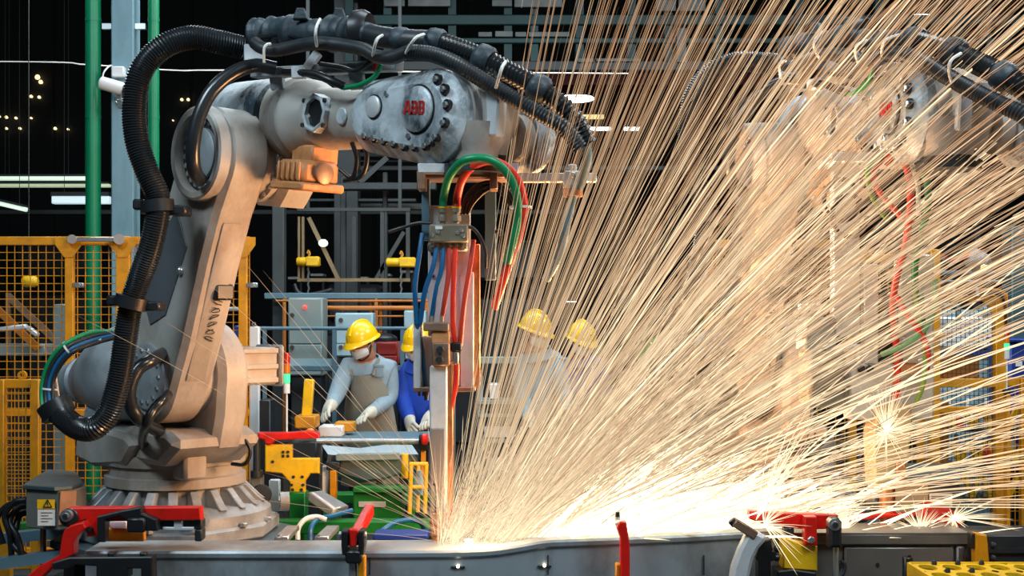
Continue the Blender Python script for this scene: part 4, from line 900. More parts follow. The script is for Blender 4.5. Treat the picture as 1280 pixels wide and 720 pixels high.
obj('sheet', sheet([(W(a, 0, YP).x, zt(b), f) for a, b, f in xs], YP, 0), m_sheet, pn, smooth=30)
for px in (462, 685, 880):
    obj('seam', pbx(px - 0.8, px + 0.8, 694, 719, YP - 0.004, 0.006, 0), m_dark, pn)
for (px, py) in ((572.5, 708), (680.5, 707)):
    obj('weld_hole_glow', G().ball(W(px, py, YP - 0.002), 0.006, n=10), lamp_mat('weld_hole_light', (1.0, 0.85, 0.6, 1), 6.0), pn)  # glowing beads put in for spark light showing through the spot-weld holes
    obj('weld_scar', G().box(W(px, py + 1, YP + 0.002), (0.05, 0.006, 0.008), None, 0.002), m_dark, pn)
pr = thing('sill_panel', 'stepped brown-grey steel panel under the copper electrode at the right', 'car panel', (1.7, YP, 0.42))
x0, x1 = W(988, 0, YP).x, W(1212, 0, YP).x
obj('sheet', G().bx(x0, x1, YP + 0.02, YP + 0.03, 0.42, zt(668), 0.002), m_sheet2, pr)
obj('upper_strip', G().bx(x0, x1, YP, YP + 0.02, zt(682), zt(667), 0.006), m_sheet2, pr)
obj('flange', G().bx(x0, x1, YP + 0.0, YP + 0.22, zt(667) - 0.004, zt(666), 0.001), m_sheet2, pr)
obj('lower_plate', G().bx(W(1056, 0, YP).x, W(1193, 0, YP).x, YP + 0.005, YP + 0.02, 0.42, zt(684), 0.006), m_sheet2, pr)
obj('end_rib', G().bx(W(1196, 0, YP).x, W(1206, 0, YP).x, YP + 0.0, YP + 0.02, 0.42, zt(683), 0.006), m_sheet2, pr)
for (px, py) in ((1097, 706), (1051, 706)): obj('hole', G().cyl(W(px, py, YP + 0.002), W(px, py, YP + 0.02), 0.007, n=14), m_black, pr)
pe = solo('dark_beam', G().bx(W(1214, 0, YP).x, W(1330, 0, YP).x, YP - 0.01, YP + 0.2, 0.42, zt(668), 0.006).bx(W(1214, 0, YP).x, W(1330, 0, YP).x, YP - 0.02, YP, zt(690), zt(684)), m_dark,
          'dark steel beam at the right edge behind the yellow tray', 'beam')
# jig base that carries the panels
jb = thing('jig_table', 'dark steel jig base below the sill panels', 'jig', (0.2, 4.7, 0))
obj('table', G().bx(-2.6, 2.6, 4.45, 5.15, 0.36, 0.42, 0.01), m_dark, jb)
for x in (-2.3, -0.8, 0.8, 2.3): obj('leg', G().bx(x - 0.08, x + 0.08, 4.6, 5.0, 0, 0.36, 0.01), m_dark, jb)

# ================================================================== clamps along the panel
def plate(pts, Y, dp, ch=0.004):
    """polygon given in pixels, standing at depth Y with thickness dp towards the back"""
    o = W(640, 400, Y); q = [((px - 640) * Y / F, -(py - 400) * Y / F) for px, py in pts]
    return G().prism(q, o, (1, 0, 0), (0, 0, 1), -dp, 0, ch)
def pin(px, py, Y, r, ln=0.05, m=None, parent=None, name='pivot_bolt'):
    a = W(px, py, Y); b = a + Vector((0, ln, 0))
    o = obj(name, G().lathe(a, (0, 1, 0), [(0, r * .55), (0.002, r * .6), (0.003, r), (ln, r)], 20), m or m_steel, parent)
    obj('bolt_head', G().lathe(a - Vector((0, 0.008, 0)), (0, 1, 0), [(0, r * .5), (0.003, r * .58), (0.01, r * .58)], 6), m_dark, o); return o
Yk = 4.42
ck = thing('toggle_clamp', 'long red clamp arm with black jaws at the lower left', 'clamp', tuple(W(120, 719, Yk)), 0, 'red panel clamps')
obj('arm_bar', plate([(84, 635), (250, 634), (251, 650.5), (130, 652), (122, 671), (108, 671), (106, 650), (92, 657)], Yk + 0.1, 0.05), m_red, ck)
obj('swing_arm', plate([(88, 657), (104, 653), (107, 660), (97, 669), (92, 678), (91, 693), (70, 706), (52, 722), (32, 722), (48, 708), (74, 694), (77, 672), (80, 663)], Yk + 0.02, 0.06), m_red, ck)
pin(82, 645.5, Yk + 0.05, 0.020, 0.12, m_steel, ck); pin(110.5, 663, Yk + 0.08, 0.011, 0.05, m_dark, ck)
obj('pivot_boss', G().cyl(W(86, 647, Yk + 0.07), W(86, 647, Yk + 0.15), 0.032, n=20, ch=0.004), m_black, ck)
obj('jaw', plate([(121, 646), (150, 639), (176, 634), (177, 642), (196, 650), (196, 664), (182, 664), (178, 652), (160, 652), (150, 645), (131, 650), (131, 678), (121, 678)], Yk + 0.06, 0.05), m_black, ck)
obj('jaw_block', pbx(158, 181, 648, 666, Yk + 0.05, 0.06, 0.006), m_black, ck)
obj('cross_bar', pbx(196, 252, 650, 662, Yk + 0.12, 0.06, 0.004), m_dark, ck)
obj('silver_tee', plate([(217, 651), (228, 651), (228, 659), (242, 659), (242, 663), (203, 663), (203, 659), (217, 659)], Yk + 0.11, 0.02, 0.002), m_white, ck)
obj('post', pbx(243, 252, 662, 677, Yk + 0.12, 0.06, 0.004), m_dark, ck)
obj('lower_jaw', plate([(64, 704), (86, 697), (190, 696), (191, 726), (176, 726), (176, 711), (160, 711), (160, 722), (120, 722), (120, 708), (92, 706), (84, 712), (66, 712)], Yk + 0.0, 0.06), m_black, ck)
for px in (138, 178): obj('pad', pbx(px - 4, px + 4, 691, 697, Yk + 0.01, 0.03, 0.003), m_black, ck)
obj('yellow_stop', pbx(132, 180, 661, 677, Yk + 0.2, 0.03, 0.004), m_yel, ck)
obj('white_pad', pbx(137, 158, 651, 661, Yk + 0.19, 0.03, 0.004), m_whitep, ck)
obj('white_pad', pbx(182, 193, 651, 662, Yk + 0.17, 0.03, 0.004), m_whitep, ck)
# second clamp: red tongue on a black fork
ck = thing('toggle_clamp', 'short red clamp tongue in a black fork, left of the welding tip', 'clamp', tuple(W(443, 719, Yk)), 0, 'red panel clamps')
a, b = W(441, 676, Yk + 0.02), W(462, 637, Yk + 0.32)
obj('tongue', G().bar(a, b, 0.035, 0.045, 0.006), m_red, ck)
obj('tongue_root', plate([(436, 662), (446, 662), (445, 684), (437, 684)], Yk - 0.01, 0.04), m_red, ck)
for px in (430.5, 451.5): obj('fork_plate', plate([(px - 3.5, 664), (px + 3.5, 664), (px + 4, 682), (px + 2, 694), (px - 3, 694), (px - 4, 682)], Yk - 0.02, 0.08), m_black, ck)
obj('fork_base', pbx(431, 452, 688, 705, Yk - 0.02, 0.08, 0.008), m_black, ck)
for px in (425.5, 456): obj('pivot_bolt', G().cyl(W(px - 2.5, 669, Yk + 0.01), W(px + 2.5, 669, Yk + 0.01), 0.013, n=14, ch=0.003), m_steel, ck)
obj('rod', G().cyl(W(441, 704, Yk + 0.02), W(441, 735, Yk + 0.02), 0.015, n=16), m_steel, ck)
obj('yellow_plate', plate([(447, 700), (452, 696), (456, 697), (456, 730), (447, 730)], Yk + 0.0, 0.05), m_yel, ck)
# third clamp: red blade
ck = thing('red_clamp', 'upright red clamp blade against the brown part of the panel', 'clamp', tuple(W(780, 719, Yk)), 0, 'red panel clamps')
obj('blade', plate([(775, 652), (783, 653), (787.5, 681), (787.5, 735), (776, 735), (775.5, 672), (771, 660)], Yk + 0.0, 0.05), m_red, ck)
obj('shim', plate([(769, 643), (775, 644), (779, 672), (774, 670), (769, 656)], Yk + 0.03, 0.04), m_white, ck)
obj('tip_bolt', G().cyl(W(772, 646, Yk + 0.02), W(772, 640, Yk + 0.02), 0.008, n=8), m_dark, ck)
obj('yellow_plate', pbx(770, 776, 706, 735, Yk + 0.02, 0.05, 0.003), m_yel, ck)
# fourth: curved silver arm
ck = thing('curved_clamp_arm', 'curved silver clamp arm with a bolted steel tip', 'clamp', tuple(W(935, 719, Yk)))
obj('arm', plate([(934, 667), (948, 665), (958, 671), (957, 677), (949, 686), (942, 700), (937, 722), (936, 735), (912, 735), (916, 710), (924, 688), (930, 676)], Yk - 0.05, 0.06, 0.012), m_white, ck)
obj('tip', G().bar(W(917, 652, Yk - 0.03), W(944, 669, Yk - 0.03), 0.05, 0.03, 0.004), m_rust, ck)
obj('tip_bolt', G().cyl(W(914, 650, Yk - 0.03), W(919, 656, Yk - 0.03), 0.014, n=8), m_dark, ck)
obj('black_body', plate([(948, 677), (964, 674), (966, 688), (971, 689), (971, 700), (964, 702), (964, 735), (948, 735), (948, 702), (944, 698)], Yk + 0.02, 0.06), m_black, ck)
for py in (686, 697): obj('knob', G().cyl(W(968, py, Yk + 0.03), W(974, py, Yk + 0.03), 0.013, n=12, ch=0.003), m_black, ck)
# fifth: red bar with lug on yellow block
ck = thing('toggle_clamp', 'red clamp bar on a yellow block, right of the curved silver arm', 'clamp', tuple(W(1010, 719, Yk)), 0, 'red panel clamps')
obj('arm_bar', plate([(937, 639), (960, 641), (1048, 644), (1048, 661), (1008, 662), (960, 657), (937, 649)], Yk + 0.08, 0.05), m_red, ck)
lg = obj('lug', plate([(1006, 646), (1021, 646), (1022, 682), (1006, 682)], Yk + 0.03, 0.05), m_red, ck)
bolt(W(1013.5, 674.5, Yk + 0.03), (0, -1, 0), 0.013, lg, boltl_me, False)
obj('rod_end', plate([(1037, 652), (1041, 648), (1049, 648), (1053, 653), (1052.5, 685), (1037, 685)], Yk - 0.02, 0.06, 0.01), m_black, ck)
pin(1044, 656, Yk - 0.025, 0.021, 0.05, m_steel, ck)
obj('rod', G().cyl(W(1045, 684, Yk + 0.01), W(1045, 735, Yk + 0.01), 0.0105, n=14), m_steel, ck)
obj('yellow_block', plate([(979.5, 672), (1022, 683), (1022, 714), (979.5, 711)], Yk + 0.05, 0.08), m_yelb, ck)
obj('black_shoe', pbx(981, 993, 659, 676, Yk + 0.07, 0.05, 0.006), m_black, ck)
obj('black_base', plate([(972, 714), (990, 712), (1020, 716), (1022, 735), (972, 735)], Yk + 0.03, 0.1), m_black, ck)
obj('shackle', G().tube([W(1050, 700, Yk), W(1056, 706, Yk), W(1055, 715, Yk), W(1049, 722, Yk)], 0.006, 8), m_dark, ck)
# sixth: red plate at the right
ck = thing('rounded_clamp', 'rounded red clamp head at the foot of the right welding gun', 'clamp', tuple(W(1180, 664, 4.85)), 0, 'red panel clamps')
obj('head', plate([(1153, 640), (1157, 631), (1166, 629), (1188, 636), (1204, 645), (1204, 664), (1188, 660), (1172, 656), (1158, 652)], 4.85, 0.06, 0.008), m_red, ck)
obj('mount', pbx(1160, 1204, 656, 668, 4.86, 0.08, 0.004), m_dark, ck)
obj('knob', pbx(1203, 1209, 643, 659, 4.86, 0.05, 0.006), m_black, ck)
solo('red_angle', plate([(1146, 646), (1150, 642), (1062, 644), (1062, 660), (1070, 661), (1070, 651)], 4.9, 0.05), m_red, 'low red angle piece behind the copper electrode', 'bracket')
# yellow upright bracket, black pin, yellow tray
t = thing('yellow_bracket', 'small yellow upright bracket on the dark beam at the right', 'bracket', tuple(W(1228, 703, Yk)))
obj('plate', plate([(1220, 667), (1234, 669), (1235, 678), (1237, 703), (1220, 704)], Yk + 0.04, 0.05), m_yel, t)
for py in (681, 697): obj('bolt_stack', G().cyl(W(1238, py, Yk + 0.06), W(1244, py + 2, Yk + 0.06), 0.012, n=10, ch=0.003), m_dark, t)
obj('side_plate', pbx(1214, 1220, 667, 686, Yk + 0.05, 0.04, 0.002), m_black, t)
solo('black_stop_pin', G().bx(W(1134, 0, Yk).x, W(1145, 0, Yk).x, Yk + 0.03, Yk + 0.06, 0.6, W(0, 699, Yk).z, 0.004).cyl(W(1137, 700, Yk + 0.04), W(1137, 694, Yk + 0.04), 0.006, n=8), m_black, 'black stop pin in front of the right panel', 'pin')
t = thing('yellow_tray', 'bright yellow tray with round holes at the lower right corner', 'tray', tuple(W(1220, 719, 4.25)))
g = G(); zt_ = W(0, 704.5, 4.35).z; x0, x1 = W(1149, 0, 4.25).x, W(1330, 0, 4.25).x; y0_, y1_ = 3.95, 4.35
nx, ny = 6, 3; cw, chh = (x1 - x0) / nx, (y1_ - y0_) / ny; m_ = 16
for i in range(nx):
    for j in range(ny):
        cx, cy = x0 + cw * (i + .5), y0_ + chh * (j + .5); vs = []; fs = []
        for k in range(m_):
            a = 2 * math.pi * (k + .5) / m_; ca, sa = math.cos(a), math.sin(a); q = 1 / max(abs(ca), abs(sa))
            vs += [(cx + ca * q * cw / 2, cy + sa * q * chh / 2, zt_), (cx + ca * cw * .36, cy + sa * chh * .36, zt_), (cx + ca * cw * .36, cy + sa * chh * .36, zt_ - 0.012)]
        for k in range(m_):
            b = (k + 1) % m_; fs += [(3 * k, 3 * b, 3 * b + 1, 3 * k + 1), (3 * k + 1, 3 * b + 1, 3 * b + 2, 3 * k + 2)]
        g.add(vs, fs)
obj('perforated_top', g, m_yelb, t, smooth=0)
obj('rim', G().bx(x0 - 0.01, x0, y0_, y1_, zt_ - 0.1, zt_ + 0.004).bx(x0, x1, y1_, y1_ + 0.01, zt_ - 0.1, zt_ + 0.004).bx(x0, x1, y0_ - 0.01, y0_, zt_ - 0.1, zt_ + 0.004), m_yelb, t)
obj('floor_sheet', G().bx(x0, x1, y0_, y1_, zt_ - 0.1, zt_ - 0.09), m_dark, t)
obj('stand', G().bx(x0 + 0.05, x0 + 0.11, 4.1, 4.16, 0, zt_ - 0.1).bx(x0 + 0.4, x0 + 0.46, 4.1, 4.16, 0, zt_ - 0.1), m_dark, t)
for (i, j) in ((0, 2), (1, 2), (2, 2), (0, 1), (1, 1)):
    obj('locating_pin', G().lathe((x0 + cw * (i + .95), y0_ + chh * (j + .85), zt_), (0, 0, 1), [(0, .009), (.008, .009), (.016, .005)], 10), m_dark, t)
# ================================================================== junction box of the left robot
jx = thing('junction_box', 'grey junction box with a yellow warning sticker beside the left robot base', 'box', tuple(W(70, 662, 5.9)))
zb, ztp = W(0, 660, 5.9).z, W(0, 611, 5.9).z
A = [W(33, 0, 5.9), W(73, 0, 5.82), W(95, 0, 5.88), W(108, 0, 6.0), W(98, 0, 6.4), W(62, 0, 6.5)]
obj('body', G().prism([(p.x, p.y) for p in A], (0, 0, 0), (1, 0, 0), (0, 1, 0), zb, ztp, 0.006), m_box, jx)
obj('lid', G().prism([(p.x * 1.004 - 0.005, p.y + (0.01 if p.y > 6.2 else -0.012)) for p in A], (0, 0, 0), (1, 0, 0), (0, 1, 0), ztp, ztp + 0.02, 0.004), m_plate, jx)
obj('side_plate', G().bar(W(74, 635, 5.81), W(94, 634, 5.865), 0.01, 0.15), m_rust, jx)
st = obj('sticker', G().bx(W(49.5, 0, 5.84).x, W(71, 0, 5.84).x, 5.815, 5.822, W(0, 656, 5.84).z, W(0, 634.5, 5.84).z), m_paper, jx)
obj('warning_field', G().bx(W(49.5, 0, 5.84).x, W(71, 0, 5.84).x, 5.811, 5.816, W(0, 634.5, 5.84).z, W(0, 623.5, 5.84).z), m_yelb, jx)
cx, cz = W(60.5, 0, 5.82).x, W(0, 629.6, 5.82).z
g = G()
tri = [(-0.019, -0.014), (0.019, -0.014), (0, 0.019)]
for i in range(3): g.bar((cx + tri[i][0], 5.81, cz + tri[i][1]), (cx + tri[(i + 1) % 3][0], 5.81, cz + tri[(i + 1) % 3][1]), 0.004, 0.004)
g.bx(cx - 0.0015, cx + 0.0015, 5.808, 5.811, cz - 0.006, cz + 0.008).bx(cx - 0.0015, cx + 0.0015, 5.808, 5.811, cz - 0.011, cz - 0.008)
obj('warning_triangle', g, m_ink, st)
m_line = mat('print_grey', c(130, 135, 138), 0.6)
for k in range(4): obj('print_line', G().bx(W(52, 0, 5.82).x, W(66 - (k % 2) * 5, 0, 5.82).x, 5.8125, 5.8155, W(0, 640 + k * 3.6 + 1, 5.82).z, W(0, 640 + k * 3.6, 5.82).z), m_line, st)
obj('leg', G().bx(W(50, 0, 6).x, W(54, 0, 6).x, 6.0, 6.04, 0, zb), m_rust, jx)
obj('leg', G().bx(W(100, 0, 6.2).x, W(104, 0, 6.2).x, 6.2, 6.24, 0, zb), m_rust, jx)
for k, pts in enumerate(([(33, 625, 6.0), (18, 628, 6.0), (6, 645, 6.0), (12, 668, 6.0), (15, 700, 6.05)], [(34, 632, 6.05), (22, 636, 6.05), (12, 652, 6.02), (22, 672, 6.0), (30, 705, 6.0)], [(34, 640, 6.1), (24, 645, 6.08), (20, 660, 6.05), (16, 680, 6.02), (38, 700, 6.0)], [(30, 628, 6.1), (10, 632, 6.1), (-4, 650, 6.1), (4, 680, 6.1)])):
    hose('cable', pts, 4, m_black, jx, n=8)
# floor frame left, green bar
solo('green_floor_bar', G().bar(W(20, 662, 6.7), W(95, 648, 7.4), 0.06, 0.06), m_green, 'green bar on the floor under the junction box', 'bar')
for (a, b, Y, lab) in ((-30, 110, 6.35, 'upper slate-blue floor rail at the lower left'), (-30, 100, 6.0, 'lower slate-blue floor rail at the lower left')):
    p, q = W(a, 676 if Y > 6.2 else 708, Y), W(b, 662 if Y > 6.2 else 690, Y)
    solo('floor_rail', G().bar(p, q, 0.08, 0.05), m_rail, lab, 'rail')
solo('yellow_floor_post', G().bx(W(0, 0, 6.6).x, W(12, 0, 6.6).x, 6.6, 6.65, 0, W(0, 640, 6.6).z), m_yel, 'low yellow post behind the black cables at the lower left edge', 'post')
# junction box on the right, same kind
jr = thing('junction_box', 'grey junction box with a printed white notice, right of the copper electrode', 'box', tuple(W(1165, 645, 5.9)))
zb, ztp = W(0, 645, 5.9).z, W(0, 604, 5.9).z
A = [W(1118, 0, 6.0), W(1160, 0, 5.85), W(1200, 0, 5.9), W(1192, 0, 6.5), W(1120, 0, 6.5)]
obj('body', G().prism([(p.x, p.y) for p in A], (0, 0, 0), (1, 0, 0), (0, 1, 0), zb, ztp, 0.006), m_box, jr)
obj('lid', G().prism([(p.x, p.y + (0.01 if p.y > 6.2 else -0.02)) for p in A], (0, 0, 0), (1, 0, 0), (0, 1, 0), ztp, ztp + 0.025, 0.004), m_plate, jr)
st = obj('notice', G().bx(W(1162, 0, 5.84).x, W(1190, 0, 5.84).x, 5.836, 5.842, W(0, 634, 5.84).z, W(0, 617, 5.84).z), m_paper, jr)
for k in range(5): obj('print_line', G().bx(W(1164, 0, 5.83).x, W(1188 - 4 * (k % 2), 0, 5.83).x, 5.833, 5.8365, W(0, 620 + k * 2.8 + .9, 5.83).z, W(0, 620 + k * 2.8, 5.83).z), m_line, st)
obj('leg', G().bx(W(1130, 0, 6).x, W(1136, 0, 6).x, 6.2, 6.26, 0, zb), m_dark, jr)
obj('leg', G().bx(W(1185, 0, 6).x, W(1191, 0, 6).x, 6.1, 6.16, 0, zb), m_dark, jr)

# ================================================================== jig behind the panel (workers' side)
def multi(name, label, cat, loc, parts, group=None):
    t = thing(name, label, cat, loc, 0, group)
    for (n, g, m) in parts: obj(n, g, m, t)
    return t
Yj = 7.0
t = multi('clamp_tower', 'yellow T-shaped clamp tower on a green post with a red arm', 'clamp tower', tuple(W(372, 650, Yj)), [
    ('yellow_plate', plate([(331, 556), (364.5, 556), (364.5, 573), (398.5, 573), (398.5, 592), (388, 592), (381, 602), (381, 615.5), (362, 615.5), (362, 603), (352, 592), (331, 590)], Yj, 0.05, 0.006), m_yelb),
    ('green_post', G().bx(W(362, 0, Yj).x, W(382, 0, Yj).x, Yj - 0.02, Yj + 0.1, 0.12, W(0, 615, Yj).z, 0.006), m_green),
    ('red_arm', plate([(322, 541), (360, 541), (384, 539), (398, 541), (398, 548), (380, 549), (345, 550), (338, 556), (331, 555), (330, 550), (322, 548)], Yj - 0.02, 0.08, 0.006), m_red),
    ('cylinder', G().cyl(W(321, 545, Yj), W(321, 590, Yj), 0.02, n=14).cyl(W(321, 588, Yj), W(321, 596, Yj), 0.034, n=14), m_dark),
    ('side_block', pbx(313, 327, 595, 640, Yj, 0.08, 0.006), m_box),
    ('hub', G().cyl(W(327, 618, Yj - 0.03), W(327, 618, Yj + 0.03), 0.055, n=20, ch=0.006), m_dark)])
for (px, py) in ((354, 565), (360, 565), (354, 570), (360, 570), (341, 577), (367, 596), (378, 596), (364.5, 606), (379, 606), (366, 612), (377, 612)): bolt(W(px, py, Yj), (0, -1, 0), 0.009, t, bolt_me, False)
obj('white_cover', pbx(336, 349, 600, 640, Yj + 0.2, 0.05, 0.005), m_whitep, t)
solo('red_button', G().ball(W(388, 540, 7.15), 0.028, (1, 1, 0.8), 14), m_lamber, 'small amber dome button above the red clamp arm', 'button')
multi('welding_jig', 'long green jig frame on the floor behind the sill panel', 'frame', tuple(W(450, 665, 7.1)), [
    ('front_beam', G().bx(W(338, 0, 6.7).x, W(575, 0, 6.7).x, 6.7, 6.82, W(0, 668, 6.7).z, W(0, 652, 6.7).z, 0.006), m_green),
    ('rear_beam', G().bx(W(340, 0, 7.8).x, W(560, 0, 7.8).x, 7.8, 7.95, W(0, 630, 7.8).z, W(0, 618, 7.8).z, 0.006), m_green),
    ('box_section', pbx(441, 502, 612, 650, 7.2, 0.25, 0.008), m_green),
    ('upper_rail', pbx(441, 530, 610, 616, 7.15, 0.1, 0.004), m_green),
    ('post', G().bx(W(510, 0, 7.3).x, W(518, 0, 7.3).x, 7.3, 7.36, 0, W(0, 598, 7.3).z, 0.004), m_green),
    ('foot', G().bx(W(350, 0, 6.7).x, W(366, 0, 6.7).x, 6.7, 6.82, 0, W(0, 668, 6.7).z), m_green),
    ('foot', G().bx(W(540, 0, 6.7).x, W(556, 0, 6.7).x, 6.7, 6.82, 0, W(0, 668, 6.7).z), m_green),
    ('dark_deck', G().bx(W(320, 0, 7).x, W(580, 0, 7).x, 6.83, 7.8, 0.22, 0.26), m_dark),
    ('silver_insert', pbx(448, 482, 627, 634, 7.19, 0.02, 0.002), m_white)])
t = thing('silver_cradle', 'tilted silver cradle plate lying beside the green post', 'bracket', tuple(W(408, 640, 6.9)))
obj('trough', G().bar(W(392, 617, 6.9), W(427, 637, 6.8), 0.12, 0.03, 0.006), m_steel, t)
obj('lip', G().bar(W(388, 620, 6.85), W(418, 641, 6.75), 0.03, 0.05, 0.006), m_white, t)
obj('foot', G().cyl(W(420, 638, 6.85), W(420, 652, 6.85), 0.03, n=12), m_dark, t)
for (pts, mm, lab) in (([(372, 675, 6.4), (373, 660, 6.42), (382, 649, 6.45), (396, 646, 6.5), (408, 650, 6.5)], m_whitep, 'white air hose curling up behind the sill panel'), ([(388, 675, 6.4), (389, 660, 6.42), (397, 649, 6.5), (415, 645, 6.6), (440, 638, 6.7)], m_hblue, 'blue air hose curling beside the white one'),
                       ([(468, 672, 6.2), (480, 662, 6.2), (495, 653, 6.25), (515, 650, 6.3), (528, 656, 6.5), (530, 675, 6.7)], m_hblue, 'blue air hose between red clamp tongue and welding tip')):
    solo('air_hose', G().tube([W(*p) for p in pts], 0.013, 8), mm, lab, 'hose')
solo('blue_block', pbx(466, 535, 668, 676, 5.9, 0.15, 0.006), m_bluebox, 'low blue block behind the welding tip', 'block')
for (px, lab) in ((352, 'first slanted steel angle lying behind the sill panel'), (402, 'second slanted steel angle lying behind the sill panel')):
    solo('steel_angle', G().bar(W(px, 674, 5.4), W(px + 14, 660, 6.0), 0.06, 0.025, 0.004).bar(W(px - 4, 676, 5.4), W(px + 8, 664, 6.0), 0.012, 0.05), m_steel, lab, 'bracket')
t = thing('yellow_tube_frame', 'yellow tubular guard frame left of the welding gun arm', 'guard', tuple(W(523, 640, 6.9)))
for px in (514, 533): obj('upright', G().cyl(W(px, 580, 6.9), W(px - 2, 642, 6.9), 0.012, n=10), m_yelb, t)
for py in (580, 609): obj('rung', G().cyl(W(512, py, 6.9), W(535, py, 6.9), 0.011, n=10), m_yelb, t)
obj('rear_upright', G().cyl(W(523, 578, 7.1), W(522, 640, 7.1), 0.012, n=10), m_yelb, t)
solo('glass_bottle', G().lathe(W(524, 618, 7.0), (0, 0, 1), [(0, .03), (.06, .034), (.09, .02), (.12, .012), (.13, .014)], 14), m_cabb, 'pale bottle standing inside the yellow tube frame', 'bottle')
solo('yellow_cylinder', G().cyl(W(506, 598, 7.0), W(506, 567, 7.0), 0.02, n=14, ch=0.004), m_yelb, 'thin yellow cylinder left of the yellow tube frame', 'cylinder')
t = thing('long_steel_rod', 'long pale steel rod in front of the workers, with a red-black knob', 'rod', tuple(W(465, 552, 7.3)))
obj('rod', G().cyl(W(396, 551.5, 7.3), W(531, 552, 7.3), 0.016, n=12), m_steel, t)
obj('knob', G().cyl(W(524, 553, 7.28), W(534, 553, 7.28), 0.05, n=18, ch=0.01), m_black, t)
obj('knob_cap', G().cyl(W(527, 549, 7.22), W(535, 549, 7.22), 0.032, n=16, ch=0.008), m_red, t)
obj('carrier', pbx(526, 532, 556, 600, 7.3, 0.04, 0.003), m_yel, t)
obj('carrier', pbx(398, 402, 552, 640, 7.35, 0.04, 0.003), m_dark, t)
# grey body part in the jig and its supports
t = thing('pressed_body_part', 'large grey pressed part lying in the jig below the rod', 'car panel', tuple(W(460, 590, 7.6)))
obj('shell', loft([[tuple(W(a, y0, 7.5)), tuple(W(a + 8, y0 + 12, 7.42)), tuple(W(a + 6, y1, 7.45)), tuple(W(a, y1 + 4, 7.6))] for (a, y0, y1) in ((402, 556, 580), (425, 558, 592), (450, 560, 600), (480, 556, 596), (515, 556, 584))]), mat('pressed_part_grey', c(126, 140, 146), 0.4, 0.5, 0.2, 5), t)
obj('inner_rib', G().bar(W(420, 572, 7.4), W(500, 570, 7.4), 0.05, 0.04, 0.006), m_cab, t)
obj('support', pbx(470, 478, 590, 640, 7.5, 0.05, 0.004), m_dark, t)
multi('clamp_stack', 'white and yellow clamp stack standing right of the yellow tower', 'clamp tower', tuple(W(410, 630, 7.4)), [
    ('white_column', pbx(402, 411, 583, 622, 7.4, 0.06, 0.004), m_whitep), ('yellow_column', pbx(412, 420, 588, 625, 7.35, 0.06, 0.004), m_yel), ('dark_head', pbx(408, 424, 578, 588, 7.35, 0.08, 0.006), m_dark), ('foot', G().bx(W(404, 0, 7.4).x, W(418, 0, 7.4).x, 7.4, 7.46, 0.26, W(0, 622, 7.4).z), m_green)])
multi('work_bench', 'dark steel bench in front of the grey-blue worker', 'bench', tuple(W(430, 560, 8.2)), [
    ('top', G().bx(W(370, 0, 8.2).x, W(545, 0, 8.2).x, 8.15, 8.6, W(0, 552, 8.2).z, W(0, 546, 8.2).z, 0.006), m_rail),
    ('leg', G().bx(W(375, 0, 8.3).x, W(380, 0, 8.3).x, 8.3, 8.36, 0, W(0, 552, 8.2).z), m_dark), ('leg', G().bx(W(535, 0, 8.3).x, W(540, 0, 8.3).x, 8.3, 8.36, 0, W(0, 552, 8.2).z), m_dark),
    ('white_tray', pbx(398, 428, 533, 546, 8.2, 0.2, 0.006), m_whitep), ('yellow_block', pbx(418, 442, 528, 540, 8.3, 0.15, 0.006), m_yel), ('dark_housing', pbx(350, 396, 552, 576, 8.1, 0.3, 0.01), m_dark)])
solo('yellow_upright', G().bar(W(382, 536, 8.1), W(387, 474, 8.1), 0.06, 0.06, 0.006), m_yelb, 'leaning yellow upright between signal tower and worker', 'post')
solo('yellow_foot_block', pbx(368, 394, 520, 536, 8.0, 0.2, 0.008), m_yel, 'yellow block at the foot of the leaning upright', 'block')
def signal_tower(px, py_top, Y, h, label, lit):
    s = h * Y / F; p = W(px, py_top, Y); r = s * 0.085
    t = thing('signal_tower', label, 'signal light', (p.x, p.y, p.z - s * 2.1), 0, 'signal towers')
    z = p.z; k = s * 0.23
    obj('cap', G().cyl((p.x, p.y, z - s * .04), (p.x, p.y, z), r * .9, n=16), m_red, t)
    for (n, mm) in (('red_lens', m_lred), ('amber_lens', m_lamber), ('green_lens', m_lgreen)):
        obj(n, G().cyl((p.x, p.y, z - s * .04 - k), (p.x, p.y, z - s * .045), r, n=18), mm, t); z -= k + s * .01
    obj('body', G().cyl((p.x, p.y, z - s * .04 - k * 1.1), (p.x, p.y, z - s * .045), r * .95, n=18), m_whitep, t)
    obj('pole', G().cyl((p.x, p.y, p.z - s * 2.1), (p.x, p.y, z - s * .04 - k), r * .3, n=10), m_whitep, t)
    obj('foot', G().cyl((p.x, p.y, p.z - s * 2.1), (p.x, p.y, p.z - s * 2.1 + 0.03), r * 1.6, n=14), m_dark, t)
signal_tower(358.5, 441, 7.6, 50, 'red-amber-green signal tower right of the left robot, green lit', 'g')
obj_ = solo('tower_bracket', G().bx(W(350, 0, 7.6).x, W(366, 0, 7.6).x, 7.57, 7.65, W(0, 553, 7.6).z, W(0, 546, 7.6).z, 0.004).bx(W(355, 0, 7.6).x, W(360, 0, 7.6).x, 7.58, 7.63, 0.25, W(0, 550, 7.6).z), m_dark, 'dark bracket post carrying the left signal tower', 'bracket')
post(324, 338, 500, 8.6, 0.2, m_dark, 'dark machine housing right of the left robot', 'machine_housing', 'housing')
